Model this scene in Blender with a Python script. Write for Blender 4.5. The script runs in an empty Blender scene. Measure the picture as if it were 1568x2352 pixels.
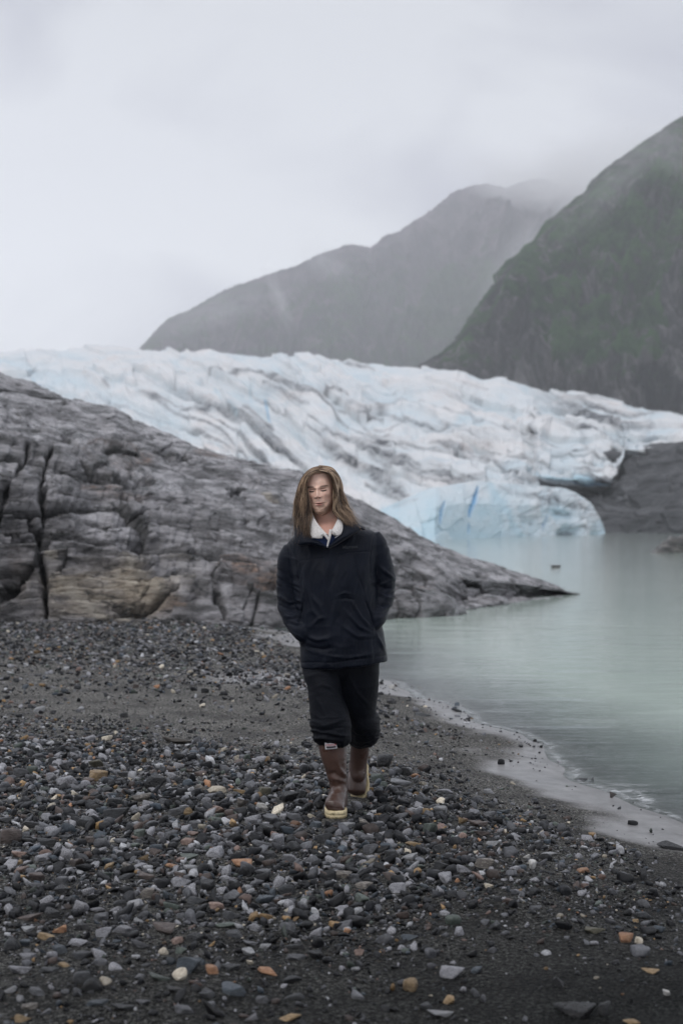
import bpy, bmesh, math, random
import numpy as np
np.seterr(over='ignore')
from mathutils import Vector, Matrix, Euler
rng = np.random.default_rng(7)
random.seed(7)
SC = bpy.context.scene
COL = SC.collection
FPX = 3267.0          # focal length in units of the layout grid (1568 x 2352)
CZ = 1.51             # eye height of the photographer
HOR = 1200.0          # horizon row on that grid
WATER_Z = -0.14

# ---------------------------------------------------------------- camera
cam_d = bpy.data.cameras.new('camera')
cam = bpy.data.objects.new('camera', cam_d)
COL.objects.link(cam)
cam.location = (0, 0, CZ)
cam.rotation_euler = (math.radians(90), 0, 0)
cam_d.sensor_fit = 'VERTICAL'
cam_d.sensor_height = 36.0
cam_d.sensor_width = 24.0
cam_d.lens = 50.0
cam_d.shift_y = 24.0 / 2352.0
cam_d.clip_start = 0.1
cam_d.clip_end = 20000
cam_d.dof.use_dof = True
cam_d.dof.focus_distance = 7.25
cam_d.dof.aperture_fstop = 2.8
SC.camera = cam
SC.render.resolution_x = 682
SC.render.resolution_y = 1024

# ---------------------------------------------------------------- light
SUN_EL, SUN_AZ = math.radians(50), math.radians(-35)
world = bpy.data.worlds.new("World")
SC.world = world
world.use_nodes = True
nt = world.node_tree
nt.nodes.clear()
def wn(t, **k):
    n = nt.nodes.new(t)
    for a, b in k.items():
        setattr(n, a, b)
    return n
out = wn('ShaderNodeOutputWorld')
bg1 = wn('ShaderNodeBackground'); bg2 = wn('ShaderNodeBackground')
sky = wn('ShaderNodeTexSky'); sky.sky_type = 'NISHITA'; sky.sun_disc = False
sky.sun_elevation = SUN_EL; sky.sun_rotation = SUN_AZ
nt.links.new(sky.outputs[0], bg1.inputs[0]); bg1.inputs[1].default_value = 0.06
tc = wn('ShaderNodeTexCoord')
mp = wn('ShaderNodeMapping'); mp.inputs['Scale'].default_value = (1.0, 1.0, 1.7)
mp.inputs['Location'].default_value = (0.35, 0.0, 0.12)
nz = wn('ShaderNodeTexNoise'); nz.inputs['Scale'].default_value = 4.6; nz.inputs['Detail'].default_value = 4.5
nz.inputs['Roughness'].default_value = 0.42; nz.inputs['Distortion'].default_value = 0.5
nt.links.new(tc.outputs['Generated'], mp.inputs[0]); nt.links.new(mp.outputs[0], nz.inputs[0])
cr = wn('ShaderNodeValToRGB')
cr.color_ramp.elements[0].position = 0.39; cr.color_ramp.elements[0].color = (0.47, 0.48, 0.55, 1)
cr.color_ramp.elements[1].position = 0.60; cr.color_ramp.elements[1].color = (0.80, 0.82, 0.85, 1)
nt.links.new(nz.outputs['Fac'], cr.inputs[0])
# the cloud deck is thinner (brighter) low over the glacier, thicker overhead
sx = wn('ShaderNodeSeparateXYZ'); nt.links.new(tc.outputs['Generated'], sx.inputs[0])
mr = wn('ShaderNodeMapRange'); mr.inputs['From Min'].default_value = -0.6; mr.inputs['From Max'].default_value = 0.5
mr.inputs['To Min'].default_value = 0.86; mr.inputs['To Max'].default_value = 1.16; mr.interpolation_type = 'SMOOTHSTEP'
nt.links.new(sx.outputs['Y'], mr.inputs['Value'])
# brighter overhead than low down, as under any cloud deck
mz = wn('ShaderNodeMapRange'); mz.inputs['From Min'].default_value = 0.38; mz.inputs['From Max'].default_value = 0.95
mz.inputs['To Min'].default_value = 1.0; mz.inputs['To Max'].default_value = 1.9; mz.interpolation_type = 'SMOOTHSTEP'
nt.links.new(sx.outputs['Z'], mz.inputs['Value'])
md = wn('ShaderNodeMapRange'); md.inputs['From Min'].default_value = 0.15; md.inputs['From Max'].default_value = 0.37
md.inputs['To Min'].default_value = 1.0; md.inputs['To Max'].default_value = 0.66; md.interpolation_type = 'SMOOTHSTEP'
nt.links.new(sx.outputs['Z'], md.inputs['Value'])
mm1 = wn('ShaderNodeMath', operation='MULTIPLY'); nt.links.new(mr.outputs[0], mm1.inputs[0]); nt.links.new(mz.outputs[0], mm1.inputs[1])
mm2 = wn('ShaderNodeMath', operation='MULTIPLY'); nt.links.new(mm1.outputs[0], mm2.inputs[0]); nt.links.new(md.outputs[0], mm2.inputs[1]); mr = mm2
mx = wn('ShaderNodeVectorMath', operation='SCALE')
nt.links.new(cr.outputs[0], mx.inputs[0]); nt.links.new(mr.outputs[0], mx.inputs['Scale'])
nt.links.new(mx.outputs[0], bg2.inputs[0]); bg2.inputs[1].default_value = 1.0
ms = wn('ShaderNodeMixShader'); ms.inputs[0].default_value = 0.9
nt.links.new(bg1.outputs[0], ms.inputs[1]); nt.links.new(bg2.outputs[0], ms.inputs[2])
nt.links.new(ms.outputs[0], out.inputs[0])

sun_d = bpy.data.lights.new('sun', 'SUN'); sun_d.energy = 0.9; sun_d.angle = math.radians(25)
sun_d.color = (1.0, 0.97, 0.94)
sun = bpy.data.objects.new('sun', sun_d); COL.objects.link(sun)
# toward the sun: high, in front-left of the walker (behind-left of the camera)
sdir = Vector((-math.sin(math.radians(35)) * math.cos(SUN_EL), -math.cos(math.radians(35)) * math.cos(SUN_EL), math.sin(SUN_EL)))
sun.rotation_euler = sdir.to_track_quat('Z', 'Y').to_euler()
sky.sun_rotation = math.atan2(sdir.x, sdir.y)
SC.view_settings.view_transform = 'Standard'
SC.view_settings.look = 'None'
SC.view_settings.exposure = 0.46
SC.view_settings.gamma = 1.0
SC.cycles.use_denoising = True
SC.cycles.max_bounces = 8
SC.cycles.diffuse_bounces = 3
SC.cycles.glossy_bounces = 3
SC.cycles.transparent_max_bounces = 16
SC.cycles.volume_bounces = 3
SC.cycles.volume_step_rate = 1.0
SC.cycles.volume_max_steps = 128

# ---------------------------------------------------------------- helpers
def P(vx, vy, d):
    """grid column/row at distance d -> point in metres"""
    return np.stack([(np.asarray(vx, float) - 784) * d / FPX, np.asarray(d, float) + 0 * np.asarray(vx, float),
                     CZ + (HOR - np.asarray(vy, float)) * d / FPX], -1)

def hsh(i, j, k, seed=0):
    i = np.asarray(i).astype(np.int64); j = np.asarray(j).astype(np.int64); k = np.asarray(k).astype(np.int64)
    h = (i * 374761393 + j * 668265263 + k * 2147483647 + seed * 1274126177) & 0xFFFFFFFF
    h = ((h ^ (h >> 13)) * 1274126177) & 0xFFFFFFFF
    h = ((h ^ (h >> 16)) * 2246822519) & 0xFFFFFFFF
    h = h ^ (h >> 15)
    return (h & 0xFFFFFF) / float(0xFFFFFF)

_TAB = np.random.default_rng(99).random(65536).astype(np.float32)
def vnoise(p, seed=0):
    """smooth value noise, -1..1, p (...,3)"""
    p = np.asarray(p, np.float32)
    f = np.floor(p); t = p - f; t = t * t * t * (t * (t * 6 - 15) + 10)
    I = f.astype(np.int32)
    hx = (I[..., 0] * 73856093, (I[..., 0] + 1) * 73856093)
    hy = (I[..., 1] * 19349663, (I[..., 1] + 1) * 19349663)
    hz = (I[..., 2] * 83492791 + seed * 7919, (I[..., 2] + 1) * 83492791 + seed * 7919)
    def g(a, b, c):
        h = hx[a] ^ hy[b] ^ hz[c]
        return _TAB[(h ^ (h >> 15)) & 65535]
    tx, ty, tz = t[..., 0], t[..., 1], t[..., 2]
    def lx(b, c):
        a0 = g(0, b, c); return a0 + (g(1, b, c) - a0) * tx
    y0 = lx(0, 0); y0 = y0 + (lx(1, 0) - y0) * ty
    y1 = lx(0, 1); y1 = y1 + (lx(1, 1) - y1) * ty
    return (y0 + (y1 - y0) * tz) * 2 - 1

def fbm(p, octv=5, gain=0.5, seed=0):
    p = np.asarray(p, float); a = 1.0; s = 0; n = 0
    for o in range(octv):
        s = s + a * vnoise(p + 17.3 * o, seed + o); n += a; a *= gain; p = p * 2.03
    return s / n

def ridged(p, octv=5, gain=0.5, seed=0):
    p = np.asarray(p, float); a = 1.0; s = 0; n = 0
    for o in range(octv):
        s = s + a * (1 - np.abs(vnoise(p + 9.1 * o, seed + o)) * 2); n += a; a *= gain; p = p * 2.07
    return s / n

def link(o, parent=None):
    COL.objects.link(o)
    if parent is not None:
        o.parent = parent
    return o

def tag(o, label=None, cat=None, group=None, kind=None):
    if label: o['label'] = label
    if cat: o['category'] = cat
    if group: o['group'] = group
    if kind: o['kind'] = kind
    return o

def empty(name, loc=(0, 0, 0)):
    o = bpy.data.objects.new(name, None); o.location = loc; o.empty_display_size = 0.1
    COL.objects.link(o)
    return o

def np_mesh(name, V, F, smooth=True, attrs=None):
    """V (n,3); F (m,3) or (m,4) int; attrs {name: (n,) or (n,3|4)} per vertex"""
    V = np.asarray(V, np.float32).reshape(-1, 3); F = np.asarray(F, np.int32)
    me = bpy.data.meshes.new(name)
    k = F.shape[1]; m = len(F)
    me.vertices.add(len(V)); me.vertices.foreach_set('co', V.ravel())
    me.loops.add(m * k); me.loops.foreach_set('vertex_index', F.ravel())
    me.polygons.add(m)
    me.polygons.foreach_set('loop_start', np.arange(0, m * k, k, dtype=np.int32))
    me.polygons.foreach_set('use_smooth', np.full(m, smooth, bool))
    me.update(calc_edges=True)
    for an, av in (attrs or {}).items():
        av = np.asarray(av, np.float32)
        if av.ndim == 1:
            at = me.attributes.new(an, 'FLOAT', 'POINT'); at.data.foreach_set('value', av)
        else:
            if av.shape[1] == 3: av = np.concatenate([av, np.ones((len(av), 1), np.float32)], 1)
            at = me.attributes.new(an, 'FLOAT_COLOR', 'POINT'); at.data.foreach_set('color', av.ravel())
    return me

def np_obj(name, V, F, mat, parent=None, smooth=True, attrs=None):
    me = np_mesh(name, V, F, smooth, attrs)
    if mat: me.materials.append(mat)
    return link(bpy.data.objects.new(name, me), parent)

def grid_faces(nu, nv, close_u=False, close_v=False):
    """vertex index = i*nv + j"""
    I = np.arange(nu if close_u else nu - 1); J = np.arange(nv if close_v else nv - 1)
    i, j = np.meshgrid(I, J, indexing='ij'); i = i.ravel(); j = j.ravel()
    i2 = (i + 1) % nu; j2 = (j + 1) % nv
    return np.stack([i * nv + j, i2 * nv + j, i2 * nv + j2, i * nv + j2], 1)

def grid_normals(G):
    du = np.gradient(G, axis=0); dv = np.gradient(G, axis=1)
    n = np.cross(du, dv); n /= np.linalg.norm(n, axis=-1, keepdims=True) + 1e-12
    return n

def smooth_axis(A, axis, n):
    for _ in range(n):
        B = A.copy()
        s0 = [slice(None)] * A.ndim; s1 = list(s0); s2 = list(s0)
        s0[axis] = slice(0, -2); s1[axis] = slice(1, -1); s2[axis] = slice(2, None)
        B[tuple(s1)] = 0.25 * A[tuple(s0)] + 0.5 * A[tuple(s1)] + 0.25 * A[tuple(s2)]
        A = B
    return A

def seg_dist(px, py, poly):
    """distance to a polyline and 0..1 position along it"""
    best = np.full(px.shape, 1e9); par = np.zeros(px.shape); n = len(poly) - 1
    for k in range(n):
        (x0, y0), (x1, y1) = poly[k][:2], poly[k + 1][:2]
        dx, dy = x1 - x0, y1 - y0; L = dx * dx + dy * dy + 1e-9
        t = np.clip(((px - x0) * dx + (py - y0) * dy) / L, 0, 1)
        d = np.hypot(px - x0 - t * dx, py - y0 - t * dy)
        m = d < best; best = np.where(m, d, best); par = np.where(m, (k + t) / n, par)
    return best, par

def strokes(px, py, items):
    """items: (poly, width[, strength]) -> soft mask"""
    r = np.zeros(px.shape)
    for it in items:
        d, t = seg_dist(px, py, it[0]); w = it[1] * (0.35 + 0.65 * np.sin(np.pi * np.clip(t, 0.03, 0.97)))
        r = np.maximum(r, (it[2] if len(it) > 2 else 1.0) * np.exp(-(d / w) ** 2 * 1.2))
    return r

def sheet(ctrl, counts, sm=4):
    """ctrl: list of (nu,3) rows of control points; returns (nu, nv, 3)"""
    parts = []
    for k, c in enumerate(counts):
        t = np.linspace(0, 1, c, endpoint=(k == len(counts) - 1))
        parts.append(ctrl[k][:, None, :] * (1 - t)[None, :, None] + ctrl[k + 1][:, None, :] * t[None, :, None])
    G = np.concatenate(parts, 1)
    return smooth_axis(G, 1, sm)

# ---- materials
def material(name):
    m = bpy.data.materials.new(name); m.use_nodes = True
    t = m.node_tree; b = t.nodes['Principled BSDF']
    return m, t, b
class N:
    def __init__(self, t): self.t = t
    def n(self, typ, ins=None, **k):
        x = self.t.nodes.new(typ)
        for a, b in k.items(): setattr(x, a, b)
        for a, b in (ins or {}).items(): self.put(x.inputs[a], b)
        return x
    def put(self, sock, v):
        if isinstance(v, bpy.types.NodeSocket): self.t.links.new(v, sock)
        else: sock.default_value = v
    def noise(self, vec, scale, detail=5, rough=0.55, dist=0.0):
        return self.n('ShaderNodeTexNoise', {'Vector': vec, 'Scale': scale, 'Detail': detail, 'Roughness': rough, 'Distortion': dist}).outputs['Fac']
    def vor(self, vec, scale, feat='F1'):
        return self.n('ShaderNodeTexVoronoi', {'Vector': vec, 'Scale': scale}, feature=feat)
    def ramp(self, fac, stops, interp='LINEAR'):
        r = self.n('ShaderNodeValToRGB', {'Fac': fac}); cr = r.color_ramp; cr.interpolation = interp
        while len(cr.elements) < len(stops): cr.elements.new(0.5)
        for e, (p, c) in zip(cr.elements, stops):
            e.position = p; e.color = (c, c, c, 1) if isinstance(c, (int, float)) else (*c, 1)
        return r.outputs[0]
    def mix(self, f, a, b, mode='MIX'):
        m = self.n('ShaderNodeMix', data_type='RGBA', blend_type=mode)
        for s, v in ((m.inputs[0], f), (m.inputs[6], a), (m.inputs[7], b)):
            if isinstance(v, tuple) and len(v) == 3: v = (*v, 1)
            self.put(s, v)
        return m.outputs[2]
    def math(self, op, a, b=0.0, c=None, clamp=False):
        m = self.n('ShaderNodeMath', operation=op, use_clamp=clamp)
        self.put(m.inputs[0], a); self.put(m.inputs[1], b)
        if c is not None: self.put(m.inputs[2], c)
        return m.outputs[0]
    def attr(self, name, out='Fac'): return self.n('ShaderNodeAttribute', attribute_name=name).outputs[out]
    def obj(self): return self.n('ShaderNodeTexCoord').outputs['Object']
    def mapping(self, vec, scale=(1, 1, 1), rot=(0, 0, 0)):
        m = self.n('ShaderNodeMapping', {'Vector': vec}); m.inputs['Scale'].default_value = scale; m.inputs['Rotation'].default_value = rot
        return m.outputs[0]
    def bump(self, h, strength=0.5, dist=0.01, normal=None):
        b = self.n('ShaderNodeBump', {'Height': h, 'Strength': strength, 'Distance': dist})
        if normal is not None: self.t.links.new(normal, b.inputs['Normal'])
        return b.outputs[0]
# ================================================================ shore, ground, water
SH = [(0, 3.1), (3, 2.75), (6, 2.1), (7.59, 1.86), (8.56, 1.60), (10.08, 1.42), (11.2, 1.24), (13.1, .86), (14.4, .44), (16.3, .08),
      (18.6, -.25), (21.6, -.82), (23, -2.5), (26, -9), (40, -26), (7000, -4500)]
SHY = np.array([a for a, b in SH]); SHX = np.array([b for a, b in SH])
def shore_x(y):
    y = np.asarray(y, float)
    w = np.clip((24 - y) / 4, 0, 1)
    wob = 0.05 * np.sin(y * 3.1) + 0.035 * np.sin(y * 7.3 + 1) + 0.10 * vnoise(np.stack([y * 0.9, 0 * y, 0 * y], -1), 5)
    return np.interp(y, SHY, SHX) + w * wob
def ground_z(x, y):
    x = np.asarray(x, float); y = np.asarray(y, float)
    t = shore_x(y) - x
    p = np.stack([x, y, 0 * x], -1)
    land = WATER_Z + 0.05 * (1 - np.exp(-np.maximum(t, 0) / 0.25)) + 0.095 * np.clip((t - 0.35) / 1.0, 0, 1) ** 1.3
    sea = WATER_Z + np.minimum(t, 0) * 0.16
    z = np.where(t > 0, land, np.maximum(sea, -3.2))
    rough = np.clip((t - 0.4) / 0.6, 0, 1)
    near = np.clip((26 - y) / 4, 0, 1)
    z = z + near * rough * (0.018 * fbm(p * 1.3, 3, seed=3) + 0.008 * vnoise(p * 5, 8)) + near * (1 - rough) * 0.006 * vnoise(p * 3, 9) * (t > -1)
    # low swell of the pebble bank at the left, and a rise toward the outcrop
    z = z + near * 0.02 * np.exp(-((y - (8.6 + 0.25 * (x + 1))) / 0.9) ** 2) * np.clip(t / 2, 0, 1)
    return z

rows = np.concatenate([np.geomspace(2.0, 30, 620), np.geomspace(30.5, 7000, 60)])
cols = np.linspace(-1, 1, 420)
Y = rows[:, None] + 0 * cols[None, :]
X = cols[None, :] * (0.62 * rows[:, None] + 3.0)
Zg = ground_z(X, Y)
TT = shore_x(Y) - X
damp = np.clip(1 - (Y - 4.5) / 3.8, 0, 1) * 0.75 + 0.25 * np.clip((X + 1) / 2, 0, 1)  # damp gravel plus lens vignette, painted darker toward camera and right
wet = 1 - np.clip((TT - 0.26 - 0.42 * fbm(np.stack([X * 1.5, Y * 1.5, 0 * X], -1), 4, seed=21)) / 0.20, 0, 1)
# the damp flat behind the walker
wet = np.maximum(wet, 0.85 * np.exp(-(((X + 0.45 + 0.1 * (Y - 13.8)) / 0.85) ** 2 + ((Y - 13.9) / 0.75) ** 2) ** 2))

gm, t, b = material('gravel_ground')
n = N(t); co = n.obj()
warp = n.n('ShaderNodeVectorMath', {0: co, 1: n.n('ShaderNodeTexNoise', {'Vector': co, 'Scale': 60.0}).outputs['Color']}, operation='MULTIPLY_ADD')
warp.inputs[1].default_value = (1, 1, 1)
fine = n.vor(co, 135.0); mid = n.vor(co, 62.0); big = n.vor(co, 30.0)
def cellcol(v, stops):
    s = n.n('ShaderNodeSeparateColor', {0: v.outputs['Color']})
    return n.ramp(s.outputs[0], stops, 'CONSTANT')
st1 = [(0, (.012, .013, .014)), (.30, (.026, .027, .029)), (.52, (.048, .048, .049)), (.72, (.085, .082, .078)), (.87, (.15, .145, .14)), (.95, (.26, .24, .21)), (.985, (.30, .17, .09))]
st2 = [(0, (.018, .019, .021)), (.40, (.045, .046, .049)), (.70, (.085, .085, .086)), (.86, (.15, .15, .155)), (.95, (.20, .15, .10)), (.98, (.34, .32, .29))]
c1 = cellcol(fine, st1); c2 = cellcol(mid, st2)
patch = n.noise(co, 1.6, 5, .6)
pm = n.ramp(patch, [(.42, 0.15), (.60, 0.75)])
base = n.mix(pm, c1, c2)
sandn = n.noise(co, 190.0, 4, .8)
sand = n.ramp(sandn, [(.38, (.022, .022, .022)), (.47, (.095, .092, .087)), (.55, (.20, .195, .18)), (.63, (.42, .41, .38))])
g2 = n.ramp(n.noise(co, 58.0, 3, .9), [(.40, .18), (.5, .8), (.60, 2.6)])
sand = n.mix(1.0, sand, g2, 'MULTIPLY')
sandmask = n.ramp(n.noise(co, 2.3, 4, .6), [(.38, 0.35), (.55, 0.95)])
base = n.mix(sandmask, base, sand)
damp_vignette_a = n.attr('damp')
dk = n.n('ShaderNodeMix', data_type='RGBA', blend_type='MULTIPLY'); n.put(dk.inputs[0], damp_vignette_a); n.put(dk.inputs[6], base); dk.inputs[7].default_value = (.105, .115, .118, 1)
wsand = n.ramp(n.noise(co, 9.0, 6, .65), [(.3, (.15, .148, .15)), (.5, (.225, .222, .225)), (.7, (.31, .305, .31))])
wspk = n.ramp(n.noise(co, 240.0, 2, .6), [(.60, 0.0), (.75, 0.5)])
wsand = n.mix(wspk, wsand, (.05, .05, .05))
wa = n.attr('wet')
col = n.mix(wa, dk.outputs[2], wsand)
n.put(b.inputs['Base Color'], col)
n.put(b.inputs['Roughness'], n.math('MULTIPLY_ADD', wa, -0.40, 0.68)); n.put(b.inputs['Specular IOR Level'], n.math('MULTIPLY_ADD', wa, .40, .08))
hgt = n.math('ADD', n.math('MULTIPLY', fine.outputs['Distance'], -0.5), n.math('MULTIPLY', mid.outputs['Distance'], -1.0))
hgt = n.math('ADD', hgt, n.math('MULTIPLY', n.noise(co, 14.0, 5, .6), 2.2))
hgt = n.math('ADD', hgt, n.math('MULTIPLY', sandn, .5))
bst = n.math('MULTIPLY_ADD', wa, -0.88, 1.0)
bp = n.n('ShaderNodeBump', {'Height': hgt, 'Strength': bst, 'Distance': 0.016})
n.put(b.inputs['Normal'], bp.outputs[0])
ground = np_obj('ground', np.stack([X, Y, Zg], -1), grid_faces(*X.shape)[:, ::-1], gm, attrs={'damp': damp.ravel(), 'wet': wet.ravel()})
tag(ground, kind='structure')

# water
wr = np.concatenate([np.geomspace(3.5, 60, 420), np.geomspace(62, 900, 120)])
wc = np.linspace(0, 1, 300)
Yw = wr[:, None] + 0 * wc[None, :]
x0 = shore_x(wr) - 0.5 ; x0 = np.where(wr > 22, np.minimum(x0, -5), x0)
x1 = 0.75 * wr + 4
Xw = x0[:, None] + (x1 - x0)[:, None] * wc[None, :] ** 1.6
depth = np.clip(WATER_Z - ground_z(Xw, Yw), 0, 5)
def ripples(X_, Y_):
    p = np.stack([X_ * .8, Y_ * 2.4, 0 * X_], -1)
    return 0.0045 * fbm(p * 1.4, 3, seed=40) * np.clip(40 / Y_, 0, 1)
Zw = WATER_Z + ripples(Xw, Yw) * np.clip(depth / 0.05, 0, 1)
wm, t, b = material('glacial_water')
n = N(t); co = n.obj(); t.nodes.remove(b)
outm = t.nodes['Material Output']
v1 = n.mapping(co, (0.9, 2.6, 1)); v2 = n.mapping(co, (.25, 1.1, 1))
h = n.math('ADD', n.math('MULTIPLY', n.noise(v1, 5.0, 4, .55, .6), 0.35), n.math('MULTIPLY', n.noise(v2, 2.4, 3, .5, .3), 1.0))
nb = n.n('ShaderNodeBump', {'Height': h, 'Strength': 0.5, 'Distance': 0.02}).outputs[0]
milk = n.n('ShaderNodeBsdfDiffuse', {'Roughness': 1.0, 'Normal': nb})
mc = n.ramp(n.noise(co, .12, 3, .5), [(.35, (.40, .485, .44)), (.7, (.48, .56, .51))])
dd = n.attr('depth')
mc = n.mix(n.ramp(n.math('DIVIDE', dd, 0.32), [(0.0, 0.0), (1.0, 1.0)]), (.095, .125, .13), mc)
n.put(milk.inputs['Color'], mc)
tr = n.n('ShaderNodeBsdfTransparent')
tr.inputs['Color'].default_value = (.80, .84, .83, 1)
op = n.math('SUBTRACT', 1.0, n.math('POWER', 2.718, n.math('MULTIPLY', dd, -9.0)))
body = n.n('ShaderNodeMixShader', {0: op, 1: tr.outputs[0], 2: milk.outputs[0]})
gl = n.n('ShaderNodeBsdfGlossy', {'Roughness': 0.09, 'Normal': nb}); gl.inputs['Color'].default_value = (1, 1, 1, 1)
fr = n.n('ShaderNodeFresnel', {'IOR': 1.333, 'Normal': nb}).outputs[0]
surf = n.n('ShaderNodeMixShader', {0: fr, 1: body.outputs[0], 2: gl.outputs[0]})
# thin foam line where the ripples lap the sand, and flecks on the surface
fm = n.attr('foam')
fn = n.math('MULTIPLY', fm, n.ramp(n.noise(n.mapping(co, (1, 1.6, 1)), 16.0, 5, .65, 1.0), [(.44, 0.0), (.62, 1.0)]))
foam = n.n('ShaderNodeBsdfDiffuse'); foam.inputs['Color'].default_value = (.62, .64, .66, 1)
sf = n.n('ShaderNodeMixShader', {0: fn, 1: surf.outputs[0], 2: foam.outputs[0]})
n.put(outm.inputs['Surface'], sf.outputs[0])
foam_a = np.exp(-((depth - 0.010) / 0.006) ** 2) * (Yw < 20) * 0.5
# wakes beside the stones standing in the shallows
for (fx, fy, rx, ry) in ((1.66, 8.75, .22, .05), (1.80, 8.50, .05, .18), (1.74, 8.95, .22, .03), (1.28, 10.6, .2, .05)):
    foam_a = np.maximum(foam_a, 0.95 * np.exp(-(((Xw - fx) / rx) ** 2 + ((Yw - fy) / ry) ** 2)))
foam_a = np.maximum(foam_a, 0.20 * np.clip(vnoise(np.stack([Xw * 2, Yw * 3.2, 0 * Xw], -1), 77) - .35, 0, 1) * (Yw < 13))
water = np_obj('water', np.stack([Xw, Yw, Zw], -1), grid_faces(*Xw.shape)[:, ::-1], wm, attrs={'depth': depth.ravel(), 'foam': foam_a.ravel()})
tag(water, kind='structure')

# ================================================================ rock outcrop
def blocks(a, s, along, th, ln, amp, seed):
    """bedding ledges: thickness th across s, broken every ln along"""
    q = s / th + 0.35 * vnoise(np.stack([a / ln * .7, s / th * .3, 0 * a], -1), seed + 3)
    i = np.floor(q); fr = q - i
    w = a / ln * (0.6 + 0.8 * hsh(i, 0 * i, 0 * i, seed + 1)) + hsh(i, 0 * i + 5, 0 * i, seed) * 9 + 0.30 * vnoise(np.stack([a / ln * 1.4, s / th * .6, 0 * a + 3], -1), seed + 4)
    j = np.floor(w); fw = w - j
    hh = hsh(i, j, 0 * i, seed)
    edge = np.minimum(np.minimum(fr, 1 - fr) * 2 * th, np.minimum(fw, 1 - fw) * 2 * ln)
    crack = np.exp(-edge / (0.06 * th + 0.004))
    d = amp * (hh - 0.5) * 2 + amp * 0.9 * (fr - 0.5) * (0.4 + hh) + amp * 0.5 * (fw - .5) * (hsh(i, j, 0 * i + 2, seed) - .5) - amp * 0.45 * crack
    return d, hh, crack

def curve(pts, x): 
    return np.interp(x, [p[0] for p in pts], [p[1] for p in pts])

ux = np.concatenate([np.linspace(-520, -10, 130, endpoint=False), np.linspace(-10, 1336, 1050)])
ridge = [(-520, 800), (-200, 820), (0, 862), (60, 880), (130, 905), (200, 925), (262, 936), (300, 955), (340, 975), (420, 1010), (500, 1037), (530, 1040), (560, 1052), (620, 1066),
         (690, 1080), (760, 1108), (820, 1150), (900, 1190), (960, 1226), (1010, 1250), (1060, 1270), (1120, 1290), (1180, 1310), (1240, 1328), (1280, 1344), (1300, 1356), (1336, 1366)]
based = [(-520, 19.5), (0, 21.3), (300, 21.2), (600, 21.9), (700, 22.6), (890, 24.6), (1000, 25.2), (1100, 27.4), (1200, 29.6), (1320, 32.2), (1336, 32.6)]
wallv = [(-520, 1050), (0, 1110), (150, 1170), (300, 1245), (450, 1290), (600, 1312), (700, 1335), (890, 1375), (1000, 1386), (1100, 1380), (1200, 1368), (1320, 1363.5), (1336, 1367)]
ridgd = [(-520, 33), (0, 34), (400, 33), (700, 32.5), (900, 32), (1100, 32.2), (1250, 33), (1336, 32.9)]
vyr = curve(ridge, ux); db = curve(based, ux); vyw = curve(wallv, ux); dr = curve(ridgd, ux)
vyw = vyw + np.clip((900 - ux) / 300, 0, 1) * 26 * fbm(np.stack([ux / 70, 0 * ux, 0 * ux], -1), 4, seed=777)
vyw = np.maximum(vyw, vyr + 2)
A_ = P(ux, 1200, db - 0.15); A_[:, 2] = -0.9
B_ = P(ux, 1200, db); B_[:, 2] = np.minimum(-0.12, P(ux, vyw, db)[:, 2])
C_ = P(ux, vyw, db + 1.7)
M_ = P(ux, (vyw * .5 + vyr * .5), db * .62 + dr * .38)
D_ = P(ux, vyr, dr)
E_ = D_ + np.array([0, 1.6, -0.25]) * np.clip((1336 - ux) / 300, .1, 1)[:, None]
F_ = P(ux, 1200, dr + 6); F_[:, 2] = -1.2
G = sheet([A_, B_, C_, M_, D_, E_, F_], [8, 180, 210, 190, 24, 20], 40)
hgt_ = np.clip((D_[:, 2] - WATER_Z) / 1.6, 0.10, 1)[:, None]
nn = grid_normals(G)
if nn[600, 300, 1] > 0: nn = -nn
vx = 784 + G[..., 0] / G[..., 1] * FPX; vy = HOR - (G[..., 2] - CZ) / G[..., 1] * FPX
xx, zz = G[..., 0], G[..., 2] + 0.12 * G[..., 1]
wq = fbm(G * 0.35, 3, seed=31)
ang = np.radians(np.interp(vx, [0, 400, 900, 1300], [4, 14, 21, 17]))
s_ = zz * np.cos(ang) + xx * np.sin(ang) + 0.55 * wq
a_ = xx * np.cos(ang) - zz * np.sin(ang) + 0.35 * fbm(G * .6 + 9, 3, seed=37)
d1, h1, k1 = blocks(a_, s_, 0, .62, 3.2, .20, 100)
d2, h2, k2 = blocks(a_, s_, 0, .23, 1.7, .085, 200)
d3, h3, k3 = blocks(a_, s_, 0, .085, .8, .035, 300)
wallm = 1 / (1 + np.exp(-(vy - vyw[:, None]) / 14))
rough_m = 0.55 + 0.75 * wallm + 0.5 * np.clip(fbm(G * .25 + 4, 2, seed=51), 0, 1)
dsp = (d1 * (.75 + .4 * wallm) + 1.35 * d2 + 1.9 * d3) * rough_m + 0.10 * fbm(G * 1.2, 4, seed=61) + 0.03 * ridged(G * np.array([2.2, 2, 5]), 3, seed=64)
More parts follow.
